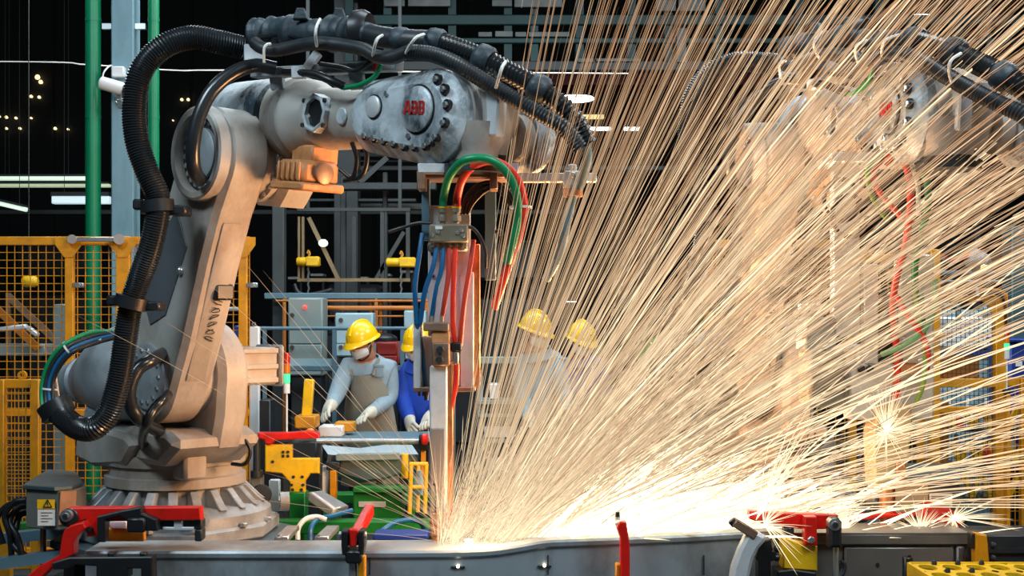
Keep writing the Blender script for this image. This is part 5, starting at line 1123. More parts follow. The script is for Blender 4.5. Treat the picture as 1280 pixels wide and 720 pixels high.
multi('pale_railing', 'pale railing seen through the sparks right of the left welding gun', 'railing', (W(620, 0, 9.9).x, 9.9, 0), [('rail', G().bx(W(560, 0, 9.9).x, W(680, 0, 9.9).x, 9.9, 9.98, W(0, 455, 9.9).z, W(0, 446, 9.9).z, 0.006), m_cab)] + [('post', G().bx(W(px, 0, 9.9).x - .025, W(px, 0, 9.9).x + .025, 9.92, 9.97, 0, W(0, 455, 9.9).z), m_cab) for px in (565, 675)])
# racks beyond the workers (low clutter behind)
for (a, b, y0, y1, Y, mm, lab, nm) in (
                                       (605, 640, 533, 547, 9.08, m_whitep, 'white tray seen through the sparks, near the gun', 'white_tray'), (608, 634, 572, 589, 9.1, m_whitep, 'white carton seen through the dense sparks', 'white_carton'), (612, 624, 480, 499, 9.1, m_whitep, 'small white display unit seen through the sparks', 'display_unit')):
    p, q = W(a, y1, Y), W(b, y0, Y)
    solo(nm, G().bx(p.x, q.x, Y, Y + 0.2, p.z, q.z, 0.006), mm, lab, nm.split('_')[-1])
multi('parts_rack', 'pale parts rack seen through the sparks beside the left gun', 'rack', tuple(W(622, 620, 9.1)), [(('upright'), G().bx(W(px, 0, 9.1).x - .02, W(px, 0, 9.1).x + .02, 9.1, 9.14, 0, W(0, 470, 9.1).z), m_cab) for px in (600, 644)] + [('shelf', G().bx(W(598, 0, 9.1).x, W(646, 0, 9.1).x, 9.0, 9.4, W(0, py + 4, 9.1).z, W(0, py, 9.1).z), m_cab) for py in (500, 516, 548, 590)])

# ================================================================== right background: gate, rack, bins
Yq = 8.2
gt = thing('safety_gate', 'yellow framed mesh gate at the right, with a conduit over it', 'gate', (W(1210, 0, Yq).x, Yq, 0))
for (a, b) in ((1161, 1173), (1242, 1257)): obj('post', G().bx(W(a, 0, Yq).x, W(b, 0, Yq).x, Yq - 0.04, Yq + 0.04, 0, W(0, 312 if a < 1200 else 366, Yq).z, 0.005), m_yel, gt)
for (a, b) in ((369, 377), (473, 484), (508, 516)): obj('rail', G().bx(W(1170, 0, Yq).x, W(1245, 0, Yq).x, Yq - 0.03, Yq + 0.03, W(0, b, Yq).z, W(0, a, Yq).z, 0.004), m_yel, gt)
obj('gusset', plate([(1228, 376), (1245, 376), (1245, 398), (1241, 398), (1238, 385)], Yq - 0.035, 0.02), m_yel, gt)
obj('solid_panel', pbx(1172, 1223, 446, 474, Yq + 0.01, 0.01, 0), m_orng, gt)
obj('hinge', pbx(1173, 1182, 417, 422, Yq - 0.06, 0.04, 0.004), m_yel, gt)
g = G()
for px in np.arange(1173, 1242, 5.6): x = W(px, 0, Yq).x; g.bx(x - .002, x + .002, Yq - .002, Yq + .002, W(0, 640, Yq).z, W(0, 377, Yq).z)
for py in np.arange(377, 640, 5.6): z = W(0, py, Yq).z; g.bx(W(1172, 0, Yq).x, W(1242, 0, Yq).x, Yq + .003, Yq + .007, z - .002, z + .002)
obj('wire_mesh', g, mat('mesh_dark', c(70, 70, 50), 0.5), gt, kind='stuff', smooth=0)
obj('conduit', G().tube([W(1160, 363, Yq - .05), W(1200, 363, Yq - .05), W(1245, 363, Yq - .05), W(1254, 368, Yq - .05), W(1257, 380, Yq - .05), W(1258, 410, Yq - .05)], 0.012, 8), m_orng, gt)
obj('conduit', G().tube([W(1160, 367, Yq - .06), W(1240, 366.5, Yq - .06), W(1254, 375, Yq - .06), W(1257, 396, Yq - .06), W(1258, 430, Yq - .06)], 0.009, 8), m_black, gt)
for px in (1193, 1222): obj('conduit_clip', pbx(px - 1.5, px + 1.5, 359, 370, Yq - .08, .03, 0), m_white, gt)
fence(W(1257, 0, Yq).x, W(1340, 0, Yq).x, Yq, 0.12, W(0, 472, Yq).z, 'low yellow mesh fence right of the safety gate', [(W(1278, 0, Yq).x, 0.05)], gusset=False, cell=0.06)
fence(W(1060, 0, 8.5).x, W(1160, 0, 8.5).x, 8.5, 0.12, W(0, 318, 8.5).z, 'yellow mesh fence behind the right welding gun, left of the gate', [(W(1064, 0, 8.5).x, 0.05), (W(1150, 0, 8.5).x, 0.05)], gusset=False, cell=0.05)
fence(W(884, 0, 8.5).x, W(1056, 0, 8.5).x, 8.5, 0.12, W(0, 300, 8.5).z, 'yellow mesh fence hidden in the thick sparks behind the pale robot', [(W(885, 0, 8.5).x, 0.06)], gusset=False, cell=0.06)
signal_tower(1258.5, 408, 8.0, 40, 'red-amber-green signal tower by the yellow gate at the right, green lit', 'g')
solo('tower_post', G().bx(W(1256.5, 0, 8).x, W(1260.5, 0, 8).x, 7.97, 8.03, 0, W(0, 492, 8).z), m_yel, 'thin yellow post under the right signal tower', 'post')
post(1265, 1282, 282, 9.4, 0.2, mat('column_teal_grey', c(58, 88, 92), 0.5), 'teal-grey column at the right edge behind the signal tower', 'steel_column', 'column')
multi('blue_container', 'dark blue container at the right edge behind the signal tower', 'container', (W(1290, 0, 8.9).x, 9.0, 0), [('body', G().bx(W(1261, 0, 8.9).x, W(1330, 0, 8.9).x, 8.9, 9.3, 0.5, W(0, 428, 8.9).z, 0.02), m_bluebox), ('lid', G().bx(W(1259, 0, 8.9).x, W(1332, 0, 8.9).x, 8.88, 9.32, W(0, 428, 8.9).z, W(0, 423, 8.9).z, 0.01), m_bluebox), ('stand', G().bx(W(1268, 0, 8.9).x, W(1325, 0, 8.9).x, 8.95, 9.25, 0, 0.5), m_dark), ('label_plate', pbx(1270, 1278, 452, 458, 8.89, 0.01, 0), m_paper)])
multi('white_machine', 'white machine with grey pipes seen through the yellow gate', 'machine', (W(1208, 0, 9.6).x, 9.8, 0), [
    ('housing', G().bx(W(1168, 0, 9.6).x, W(1244, 0, 9.6).x, 9.6, 10.1, W(0, 436, 9.6).z, W(0, 396, 9.6).z, 0.02), m_whitep), ('skirt', G().bx(W(1168, 0, 9.6).x, W(1244, 0, 9.6).x, 9.62, 10.1, W(0, 445, 9.6).z, W(0, 436, 9.6).z, 0.01), m_bluebox),
    ('base', G().bx(W(1172, 0, 9.6).x, W(1242, 0, 9.6).x, 9.65, 10.1, 0, W(0, 445, 9.6).z, 0.01), m_cabb), ('top_duct', G().bx(W(1174, 0, 9.7).x, W(1246, 0, 9.7).x, 9.7, 10.0, W(0, 396, 9.7).z, W(0, 387, 9.7).z, 0.01), m_cabb),
    ('pipe', G().tube([W(1172, 382, 9.5), W(1192, 382, 9.5), W(1197, 385, 9.5), W(1198, 402, 9.5)], 0.02, 10, 6), m_cab), ('pipe', G().tube([W(1229, 396, 9.5), W(1230, 386, 9.5), W(1241, 385, 9.5)], 0.02, 10, 6), m_cab), ('lamp_box', pbx(1230, 1242, 384, 396, 9.6, 0.1, 0.006), m_cabb)])
# rack of V-shaped yellow holders with white bottles
rk = thing('holder_rack', 'rack of V-shaped yellow holders behind the yellow gate at the lower right', 'rack', (W(1230, 0, 8.6).x, 8.6, 0))
for py in (536, 580, 622, 655): obj('shelf', G().bx(W(1176, 0, 8.6).x, W(1330, 0, 8.6).x, 8.55, 8.84, W(0, py + 3, 8.6).z, W(0, py, 8.6).z), m_dark, rk)
for px in (1178, 1246, 1322): obj('upright', G().bx(W(px, 0, 8.6).x - .03, W(px, 0, 8.6).x + .03, 8.56, 8.62, 0, W(0, 500, 8.6).z), m_orng, rk)
vm = to_mesh(G().bar((-0.055, 0, 0.14), (0, 0, 0), 0.03, 0.03).bar((0.055, 0, 0.14), (0, 0, 0), 0.03, 0.03), 'holder', 0); vm.materials.append(m_yelb)
for r_, py in enumerate((536, 580, 622)):
    for k in range(6):
        share('holder', vm, Matrix.Translation(W(1192 + k * 23 + (r_ % 2) * 8, py - 1, 8.52)), rk)
bt = to_mesh(G().lathe((0, 0, 0), (0, 0, 1), [(0, .03), (.14, .03), (.17, .014), (.2, .014), (.205, .0)], 12), 'bottle'); bt.materials.append(m_whitep)
for r_, py in enumerate((536, 580, 622)):
    for k in range(5):
        p = W(1187 + k * 23 + (r_ % 2) * 8, py, 8.66); o = bpy.data.objects.new('white_bottle', bt); COL.objects.link(o); o.location = p; WM[o] = Matrix.Translation(p)
        tag(o, 'white bottle in the %s row of the yellow holder rack, %s from the left' % (('top', 'middle', 'lowest')[r_], ('first', 'second', 'third', 'fourth', 'fifth')[k]), 'bottle', 'white bottles in the holder rack')
for k, (px, py) in enumerate(((1234, 575), (1200, 535))):
    solo('red_capped_bottle', G().lathe(W(px, py + 4, 8.5), (0, 0, 1), [(0, .025), (.08, .025), (.1, .012), (.13, .012)], 12), m_red, ['small red bottle in the middle row of the holder rack', 'small red bottle in the top row of the holder rack'][k], 'bottle')
t = thing('work_lamp', 'tilted work lamp with warm glow beside the yellow post, right', 'lamp', tuple(W(1225, 330, 8.8)))
obj('head', G().lathe(W(1210, 318, 8.8), (1, 0, -0.7), [(0, .04), (.03, .07), (.12, .08), (.16, .05)], 18), m_cast, t)
obj('lens', G().ball(W(1229, 333, 8.75), 0.032, n=12), lamp_mat('work_lamp_lens', (1.0, 0.72, 0.3, 1), 2.0), t)
obj('arm', G().tube([W(1212, 318, 8.8), W(1190, 326, 8.7), W(1176, 320, 8.4), W(1169, 316, 8.22)], 0.02, 8), m_red, t)
beam(1172, 1290, 338, 343, 10.5, 0.2, m_rail, 'slate shelf beam above the yellow gate', 'shelf_beam', 'beam')
beam(1180, 1290, 350, 353, 10.8, 0.2, m_cabb, 'thin pale beam just above the yellow gate', 'shelf_beam', 'beam')
beam(1150, 1290, 215, 221, 12.5, 0.2, m_beam, 'dark beam at the right above the hose loop', 'steel_beam')
beam(1150, 1260, 232, 236, 12.8, 0.2, m_beam, 'thin dark beam at the right beside the hose loop', 'steel_beam')
post(1219, 1226, 150, 13.5, 0.12, m_beam, 'dark post under the hanging pale signs', 'steel_post')
# ================================================================== workers
m_skin = mat('skin', c(176, 124, 96), 0.55, 0, 0.06)
m_shirt = mat('shirt_grey_blue', c(134, 158, 172), 0.8, 0, 0.12, 9, bump=0.5, bump_scale=9)
m_trous = mat('trousers_dark', c(44, 50, 62), 0.85, 0, 0.15, bump=0.4, bump_scale=9)
m_glove = mat('work_glove', c(196, 196, 182), 0.85, 0, 0.1, 14, bump=0.4, bump_scale=40)
m_shoe = mat('work_shoe', (0.02, 0.02, 0.02, 1), 0.6)
m_apron = mat('apron_olive_grey', c(126, 124, 112), 0.85, 0, 0.1, 6, bump=0.4, bump_scale=8)
m_blue = mat('coverall_blue', c(14, 66, 176), 0.75, 0, 0.15, 8, bump=0.5, bump_scale=9)
m_hat = mat('hard_hat_yellow', c(246, 200, 12), 0.3, 0, 0.04, coat=0.3)
m_mask = mat('face_mask', c(216, 222, 224), 0.8, 0, 0.04)
m_hair = mat('hair_black', (0.012, 0.011, 0.01, 1), 0.6)

def person(label, loc, J, face, shirt, trous, glove, apron=None, mask=True, head_tilt=0.25, scale=1.0):
    """J: joints relative to loc (x right, y away, z up); face: horizontal direction the head looks at"""
    t = thing('person', label, 'person', loc, 0, 'workers in yellow hard hats'); O = Vector(loc)
    V = lambda k: Vector(J[k])
    f = Vector((face[0], face[1], 0)).normalized(); sd = Vector((-f.y, f.x, 0)); up = Vector((0, 0, 1))
    hf = (f - up * head_tilt).normalized(); hu = sd.cross(hf) * -1; hu = hf.cross(sd) * -1 if hf.cross(sd).z < 0 else hf.cross(sd)
    verts, rad, edges, tags = [], [], [], []
    def vt(p, r): verts.append(Vector(p)); rad.append(r); return len(verts) - 1
    def ed(a, b, tg): edges.append((a, b)); tags.append(tg)
    pel = vt(V('hip'), (0.15, 0.12)); wst = vt(V('hip').lerp(V('chest'), 0.5), (0.145, 0.115)); che = vt(V('chest'), (0.165, 0.125))
    nb = vt(V('neck'), (0.07, 0.068)); ed(pel, wst, 'top'); ed(wst, che, 'top'); ed(che, nb, 'top')
    h0 = V('head'); hb = vt(h0 - hu * 0.075 + hf * 0.0, (0.058, 0.06)); hm = vt(h0 + hf * 0.012, (0.076, 0.092)); ht = vt(h0 + hu * 0.075 - hf * 0.005, (0.066, 0.078))
    ed(nb, hb, 'skin'); ed(hb, hm, 'skin'); ed(hm, ht, 'skin')
    for s in ('l', 'r'):
        sh = vt(V('sh_' + s), (0.078, 0.078)); el = vt(V('el_' + s), (0.066, 0.066)); fo = vt(V('el_' + s).lerp(V('wr_' + s), 0.5), (0.06, 0.06)); wr = vt(V('wr_' + s), (0.046, 0.046))
        ed(che, sh, 'top'); ed(sh, el, 'top'); ed(el, fo, 'top'); ed(fo, wr, 'top')
        fd = (V('hand_' + s) - V('wr_' + s)).normalized(); lat = fd.cross(f)
        if lat.length < 0.2: lat = fd.cross(up)
        lat.normalize(); nrm_ = lat.cross(fd)
        pm_ = vt(V('wr_' + s) + fd * 0.07, (0.05, 0.036)); ed(wr, pm_, 'glove')
        for k, (o, ln) in enumerate(((-0.033, 0.07), (-0.011, 0.082), (0.011, 0.078), (0.033, 0.062))):
            a = vt(V('wr_' + s) + fd * 0.105 + lat * o, (0.0145, 0.0145)); b = vt(V('wr_' + s) + fd * (0.105 + ln * .5) + lat * o * 1.2 - nrm_ * 0.008, (0.0135, 0.0135))
            d_ = vt(V('wr_' + s) + fd * (0.105 + ln * .9) + lat * o * 1.2 - nrm_ * 0.03, (0.012, 0.012)); ed(pm_, a, 'glove'); ed(a, b, 'glove'); ed(b, d_, 'glove')
        a = vt(V('wr_' + s) + fd * 0.06 + lat * 0.055 - nrm_ * 0.01, (0.014, 0.014)); b = vt(V('wr_' + s) + fd * 0.10 + lat * 0.075 - nrm_ * 0.025, (0.012, 0.012)); ed(pm_, a, 'glove'); ed(a, b, 'glove')
        hp_ = vt(V('hip') + sd * (0.095 if s == 'r' else -0.095) - up * 0.07, (0.10, 0.105)); kn = vt(V('kn_' + s), (0.07, 0.07)); ca = vt(V('kn_' + s).lerp(V('an_' + s), 0.35), (0.066, 0.068))
        an = vt(V('an_' + s), (0.048, 0.048)); he = vt(V('an_' + s) - up * 0.045 + f * 0.04, (0.045, 0.04)); to = vt(V('an_' + s) - up * 0.055 + f * 0.18, (0.042, 0.03))
        ed(pel, hp_, 'leg'); ed(hp_, kn, 'leg'); ed(kn, ca, 'leg'); ed(ca, an, 'leg'); ed(an, he, 'shoe'); ed(he, to, 'shoe')
    me = bpy.data.meshes.new('person_skeleton'); me.from_pydata([tuple(v) for v in verts], edges, [])
    ob = bpy.data.objects.new('person_skeleton', me); COL.objects.link(ob)
    ob.modifiers.new('skin', 'SKIN').use_smooth_shade = True
    sv = me.skin_vertices[0].data
    for i, r in enumerate(rad): sv[i].radius = r; sv[i].use_root = (i == 0)
    s_ = ob.modifiers.new('sub', 'SUBSURF'); s_.levels = 2; s_.render_levels = 2
    dg = bpy.context.evaluated_depsgraph_get(); dg.update()
    body = bpy.data.meshes.new_from_object(ob.evaluated_get(dg)); bpy.data.objects.remove(ob)
    body.materials.clear(); order = ['top', 'skin', 'glove', 'leg', 'shoe']
    for m_ in (shirt, m_skin, glove, trous, m_shoe): body.materials.append(m_)
    for pg in body.polygons:
        cc = pg.center; best, bt_ = 9, 'top'
        for (a, b), tg in zip(edges, tags):
            A, B = verts[a], verts[b]; ab = B - A; q = max(0, min(1, (cc - A).dot(ab) / ab.length_squared)); dd = (cc - A.lerp(B, q)).length - sum(rad[a]) / 2 * (1 - q) - sum(rad[b]) / 2 * q
            if dd < best: best, bt_ = dd, tg
        pg.material_index = order.index(bt_); pg.use_smooth = True
    bo = obj('body', body, None, t, local=True)
    HR = Matrix((sd, hf, hu)).transposed()           # head frame: x side, y forward, z up
    hp = lambda x, y, z: h0 + HR @ Vector((x, y, z))
    # hard hat
    g = G(); n = 28; rows = 8; vs = []; fs = []
    for i in range(rows + 1):
        e = R(90 * i / rows); rr, zz = math.cos(e), math.sin(e)
        for k in range(n):
            a = 2 * math.pi * k / n; vs.append(hp(0.104 * rr * math.cos(a), 0.122 * rr * math.sin(a) + 0.002, 0.03 + 0.118 * zz))
    for i in range(rows):
        for k in range(n): j = (k + 1) % n; fs.append((i * n + k, i * n + j, (i + 1) * n + j, (i + 1) * n + k))
    g.add(vs, fs); hat = obj('hard_hat', g, m_hat, t, True, 60)
    vs = []; fs = []
    for (q, dz) in ((0.98, 0.0), (1.13, -0.012), (1.14, -0.018), (0.98, -0.012)):
        for k in range(n):
            a = 2 * math.pi * k / n; fr = max(0, math.sin(a)) ** 2
            vs.append(hp(0.104 * q * math.cos(a), 0.122 * (q + (0.24 * fr if q > 1 else 0)) * math.sin(a) + 0.002, 0.032 + dz - (0.018 * fr if q > 1 else 0)))
    for i in range(4):
        for k in range(n): j = (k + 1) % n; fs.append((i * n + k, i * n + j, ((i + 1) % 4) * n + j, ((i + 1) % 4) * n + k))
    obj('brim', G().add(vs, fs), m_hat, hat, True, 60)
    obj('ridge', G().tube([hp(0, 0.112, 0.08), hp(0, 0.07, 0.132), hp(0, 0.0, 0.15), hp(0, -0.07, 0.13), hp(0, -0.108, 0.08)], 0.011, 8), m_hat, hat, True)
    # hair, ears, nose, eyes, brows
    g = G()
    g.ball(hp(0, -0.018, 0.015), 0.088, (0.92, 1.02, 0.85), 16, HR); obj('hair', g, m_hair, t, True)
    for s in (-1, 1):
        obj('ear', G().ball(hp(s * 0.078, -0.005, -0.01), 0.03, (0.35, 0.7, 1), 12, HR), m_skin, t, True)
        obj('eye', G().ball(hp(s * 0.032, 0.083, 0.004), 0.012, (1.2, 0.6, 0.6), 10, HR), m_hair, t, True)
        obj('eyebrow', G().ball(hp(s * 0.032, 0.088, 0.02), 0.014, (1.4, 0.4, 0.3), 10, HR), m_hair, t, True)
    obj('nose', G().ball(hp(0, 0.10, -0.018), 0.019, (0.8, 0.9, 1.3), 12, HR), m_skin, t, True)
    obj('lips', G().ball(hp(0, 0.088, -0.055), 0.02, (1.2, 0.5, 0.45), 12, HR), mat('lips', c(150, 84, 74), 0.5), t, True)
    obj('chin', G().ball(hp(0, 0.052, -0.075), 0.042, (1.0, 0.9, 0.8), 14, HR), m_skin, t, True)
    if mask:
        g = G(); vs = []; fs = []; a_, b_ = 9, 7
        for i in range(a_):
            for j in range(b_):
                az = R(-68 + 136 * i / (a_ - 1)); zz = -0.022 - 0.075 * j / (b_ - 1) * (1 - 0.25 * abs(az))
                bul = 1.0 + 0.16 * math.sin(math.pi * (j + .5) / b_)
                vs.append(hp(0.082 * math.sin(az) * bul, 0.02 + 0.082 * math.cos(az) * bul * (1.0 - 0.12 * j / (b_ - 1)), zz))
        for i in range(a_ - 1):
            for j in range(b_ - 1): fs.append((i * b_ + j, i * b_ + j + 1, (i + 1) * b_ + j + 1, (i + 1) * b_ + j))
        mk = obj('face_mask', g.add(vs, fs), m_mask, t, True, 60)
        for s in (-1, 1): obj('strap', G().tube([hp(s * 0.078, 0.045, -0.03), hp(s * 0.09, 0.01, 0.0), hp(s * 0.088, -0.015, 0.02)], 0.0025, 6), m_mask, mk, True)
        obj('chin_strap', G().tube([hp(0.09, 0.02, 0.03), hp(0.085, 0.02, -0.03), hp(0.06, 0.04, -0.09), hp(0, 0.06, -0.12), hp(-0.06, 0.04, -0.09), hp(-0.085, 0.02, -0.03), hp(-0.09, 0.02, 0.03)], 0.004, 6), m_dark, hat, True)
    # shirt pocket and front placket
    tf0 = Vector(((face[0] * .6), -1, 0)).normalized(); ts0 = Vector((-tf0.y, tf0.x, 0)); cp = V('chest')
    obj('pocket', G().box(cp + ts0 * 0.118 + tf0 * 0.098 + up * 0.06, (0.075, 0.012, 0.08), Matrix((ts0, tf0, up)).transposed(), 0.004), shirt, t, True)
    obj('pocket_flap', G().box(cp + ts0 * 0.118 + tf0 * 0.104 + up * 0.10, (0.08, 0.012, 0.022), Matrix((ts0, tf0, up)).transposed(), 0.004), shirt, t, True)
    # collar
    nk = V('neck'); na = (h0 - nk).normalized()
    obj('collar', G().lathe_open(nk - na * 0.02, na, [(-0.01, 0.105), (0.015, 0.085), (0.036, 0.074), (0.038, 0.08), (0.015, 0.096), (-0.02, 0.125)], 24), shirt, t, True, 60)
    if apron:
        tf = Vector((apron[0], apron[1], 0)).normalized(); ts = Vector((-tf.y, tf.x, 0)); rows_ = [(0.0, 0.10, 0.150), (0.12, 0.15, 0.158), (0.35, 0.19, 0.155), (0.6, 0.215, 0.150), (0.8, 0.22, 0.155), (1.0, 0.23, 0.165)]
        top = V('chest') + up * 0.03; bot = V('hip') - up * 0.42; vs = []; fs = []; nc = 13
        for lay in (0, -0.008):
            for i, (q, hw, dp) in enumerate(rows_):
                cpt = top.lerp(V('hip'), min(1, q / 0.55)) if q < 0.55 else V('hip').lerp(bot, (q - 0.55) / 0.45)
                for k in range(nc):
                    x_ = -1 + 2 * k / (nc - 1); wv_ = 0.006 * math.sin(k * 1.9 + i) * q
                    vs.append(cpt + ts * (x_ * hw) + tf * ((dp + lay + wv_) * (1 - 0.62 * abs(x_) ** 2.2) + 0.008))
        nr = len(rows_)
        for l in range(2):
            for i in range(nr - 1):
                for k in range(nc - 1):
                    b = l * nr * nc + i * nc + k; fs.append((b, b + 1, b + nc + 1, b + nc))
        for i in range(nr - 1):
            for k in (0, nc - 1): b = i * nc + k; fs.append((b, b + nc, b + nc + nr * nc, b + nr * nc))
        ap = obj('apron', G().add(vs, fs), m_apron, t, True, 60)
        for s in (-1, 1): obj('apron_strap', G().tube([top + ts * s * 0.09 + tf * 0.135, V('neck') + ts * s * 0.085 + tf * 0.03, V('neck') + ts * s * 0.05 - tf * 0.07], 0.012, 6), m_apron, ap, True)
    return t
def J(px0, Y, d, legs_y=0.05, lean=0.0):
    """joints given as (px, py, dy) turned into metres relative to (px0, floor)"""
    o = Vector((W(px0, 400, Y).x, Y, 0)); r = {}
    for k, (px, py, dy) in d.items(): p = W(px, py, Y + dy); r[k] = tuple(p - o)
    hx, hy, hz = r['hip']
    for s, sx in (('l', -0.11), ('r', 0.11)):
        r['kn_' + s] = (hx + sx, hy - 0.04, 0.5); r['an_' + s] = (hx + sx * 1.1, hy + 0.02, 0.095)
    return r
Yw = 9.0
person('worker in grey-blue shirt, apron and white mask, bending over the bench', (W(465, 400, Yw).x, Yw, 0),
       J(465, Yw, {'hip': (468, 532, 0.06), 'chest': (463, 474, 0.0), 'neck': (461, 451, -0.02), 'head': (454, 427, -0.09), 'sh_l': (434, 459, -0.02), 'el_l': (423, 488, -0.12), 'wr_l': (415, 505, -0.30), 'hand_l': (405, 519, -0.42),
                   'sh_r': (489, 462, 0.02), 'el_r': (487, 499, -0.02), 'wr_r': (466, 514, -0.24), 'hand_r': (444, 527, -0.40)}), (-0.62, -0.78), m_shirt, m_trous, m_glove, apron=(-0.35, -0.94), head_tilt=0.35)
Y2 = 9.15
person('worker in bright blue coverall, half hidden behind the left welding gun', (W(532, 400, Y2).x, Y2, 0),
       J(532, Y2, {'hip': (530, 530, 0.05), 'chest': (527, 474, 0.0), 'neck': (525, 452, -0.02), 'head': (524, 430, -0.08), 'sh_l': (506, 464, 0.0), 'el_l': (503, 500, -0.03), 'wr_l': (512, 524, -0.2), 'hand_l': (515, 536, -0.32),
                   'sh_r': (549, 464, 0.02), 'el_r': (552, 500, -0.02), 'wr_r': (540, 520, -0.22), 'hand_r': (530, 530, -0.34)}), (-0.5, -0.86), m_blue, m_trous, m_glove, head_tilt=0.3)
Y3 = 9.1
person('worker in grey-blue shirt leaning right, seen through the streaks of sparks', (W(672, 400, Y3).x, Y3, 0),
       J(672, Y3, {'hip': (674, 528, 0.05), 'chest': (676, 466, 0.0), 'neck': (674, 440, -0.02), 'head': (668, 414, -0.05), 'sh_l': (655, 452, 0.0), 'el_l': (652, 490, -0.05), 'wr_l': (660, 520, -0.2), 'hand_l': (668, 533, -0.3),
                   'sh_r': (697, 452, 0.0), 'el_r': (702, 488, -0.1), 'wr_r': (712, 512, -0.25), 'hand_r': (720, 525, -0.38)}), (0.75, -0.66), m_shirt, m_trous, m_glove, head_tilt=0.3)
Y4 = 9.6
person('worker in dull violet-blue jacket, deepest in the streaks of sparks', (W(728, 400, Y4).x, Y4, 0),
       J(728, Y4, {'hip': (728, 532, 0.05), 'chest': (730, 470, 0.0), 'neck': (729, 446, -0.02), 'head': (726, 425, -0.06), 'sh_l': (711, 458, 0.0), 'el_l': (706, 494, -0.05), 'wr_l': (714, 520, -0.2), 'hand_l': (720, 532, -0.3),
                   'sh_r': (750, 458, 0.0), 'el_r': (756, 494, -0.05), 'wr_r': (748, 520, -0.2), 'hand_r': (742, 532, -0.3)}), (0.5, -0.86), mat('jacket_violet_blue', c(92, 92, 160), 0.8, bump=0.4, bump_scale=9), m_trous, m_glove, head_tilt=0.35)
# ================================================================== welding sparks
rng = np.random.default_rng(11)
def streaks(P0, V, T0, T1, rad, I0, I1, warm, K=9):
    """ballistic streaks: one thin tapering three-sided trail each; colour and brightness cool along the trail"""
    n = len(P0); t = T0[:, None] + (T1 - T0)[:, None] * np.linspace(0, 1, K)[None]
    g = np.array([0, 0, -9.81]); drag = 1 - 0.10 * t
    P = P0[:, None, :] + V[:, None, :] * (t * drag)[..., None] + 0.5 * g * (t ** 2)[..., None]
    D = np.gradient(P, axis=1); D /= np.linalg.norm(D, axis=2, keepdims=True) + 1e-9
    ref = np.array([0.0, 1.0, 0.1]); U = np.cross(D, ref); U /= np.linalg.norm(U, axis=2, keepdims=True) + 1e-9
    Wv = np.cross(D, U); s = np.linspace(0, 1, K)
    tp = np.clip(np.minimum(s / 0.06 + 0.35, (1 - s) / 0.25 + 0.12), 0, 1)
    verts = []
    for a in (90, 210, 330):
        verts.append(P + (U * math.cos(R(a)) + Wv * math.sin(R(a))) * (rad[:, None] * tp[None])[..., None])
    Vt = np.stack(verts, 2).reshape(-1, 3)
    inten = I0[:, None] * (1 - s)[None] ** 1.3 + I1[:, None] * (1 - (1 - s) ** 1.3)[None]
    hot = np.array([1.0, 0.84, 0.54]); cool = np.array([1.0, 0.45, 0.20])
    mixf = np.clip(warm[:, None] * (0.25 + 0.85 * s[None]), 0, 1)[..., None]
    colr = (hot * (1 - mixf) + cool * mixf) * inten[..., None]
    colr = np.repeat(colr[:, :, None, :], 3, 2).reshape(-1, 3)
    idx = np.arange(n * K * 3).reshape(n, K, 3); fs = []
    for a in range(3):
        b = (a + 1) % 3; fs.append(np.stack([idx[:, :-1, a], idx[:, :-1, b], idx[:, 1:, b], idx[:, 1:, a]], -1).reshape(-1, 4))
    return Vt, np.concatenate(fs), colr
m_spark = bpy.data.materials.new('glowing_spark'); m_spark.use_nodes = True
nt = m_spark.node_tree; nt.nodes.clear()
o_ = nt.nodes.new('ShaderNodeOutputMaterial'); e_ = nt.nodes.new('ShaderNodeEmission'); a_ = nt.nodes.new('ShaderNodeAttribute'); a_.attribute_name = 'glow_colour'
nt.links.new(a_.outputs['Color'], e_.inputs['Color']); nt.links.new(e_.outputs[0], o_.inputs[0]); e_.inputs[1].default_value = 1.0
m_spark.cycles.emission_sampling = 'NONE'
def spark_object(name, sets, label):
    V_, F_, C_ = [], [], []; k = 0
    for (v, f, cc) in sets: V_.append(v); F_.append(f + k); C_.append(cc); k += len(v)
    V_, F_, C_ = np.concatenate(V_), np.concatenate(F_), np.concatenate(C_)
    me = bpy.data.meshes.new(name); me.vertices.add(len(V_)); me.vertices.foreach_set('co', V_.astype(np.float32).ravel())
    me.loops.add(F_.size); me.loops.foreach_set('vertex_index', F_.astype(np.int32).ravel())
    me.polygons.add(len(F_)); me.polygons.foreach_set('loop_start', np.arange(0, F_.size, 4, dtype=np.int32))
    me.update(calc_edges=True); me.validate()
    at = me.attributes.new('glow_colour', 'FLOAT_COLOR', 'POINT'); at.data.foreach_set('color', np.concatenate([C_, np.ones((len(C_), 1))], 1).astype(np.float32).ravel())
    me.materials.append(m_spark); o = bpy.data.objects.new(name, me); COL.objects.link(o); o['kind'] = 'stuff'; tag(o, label, 'sparks'); return o
def pxX(px, Y): return (px - 640) * Y / F
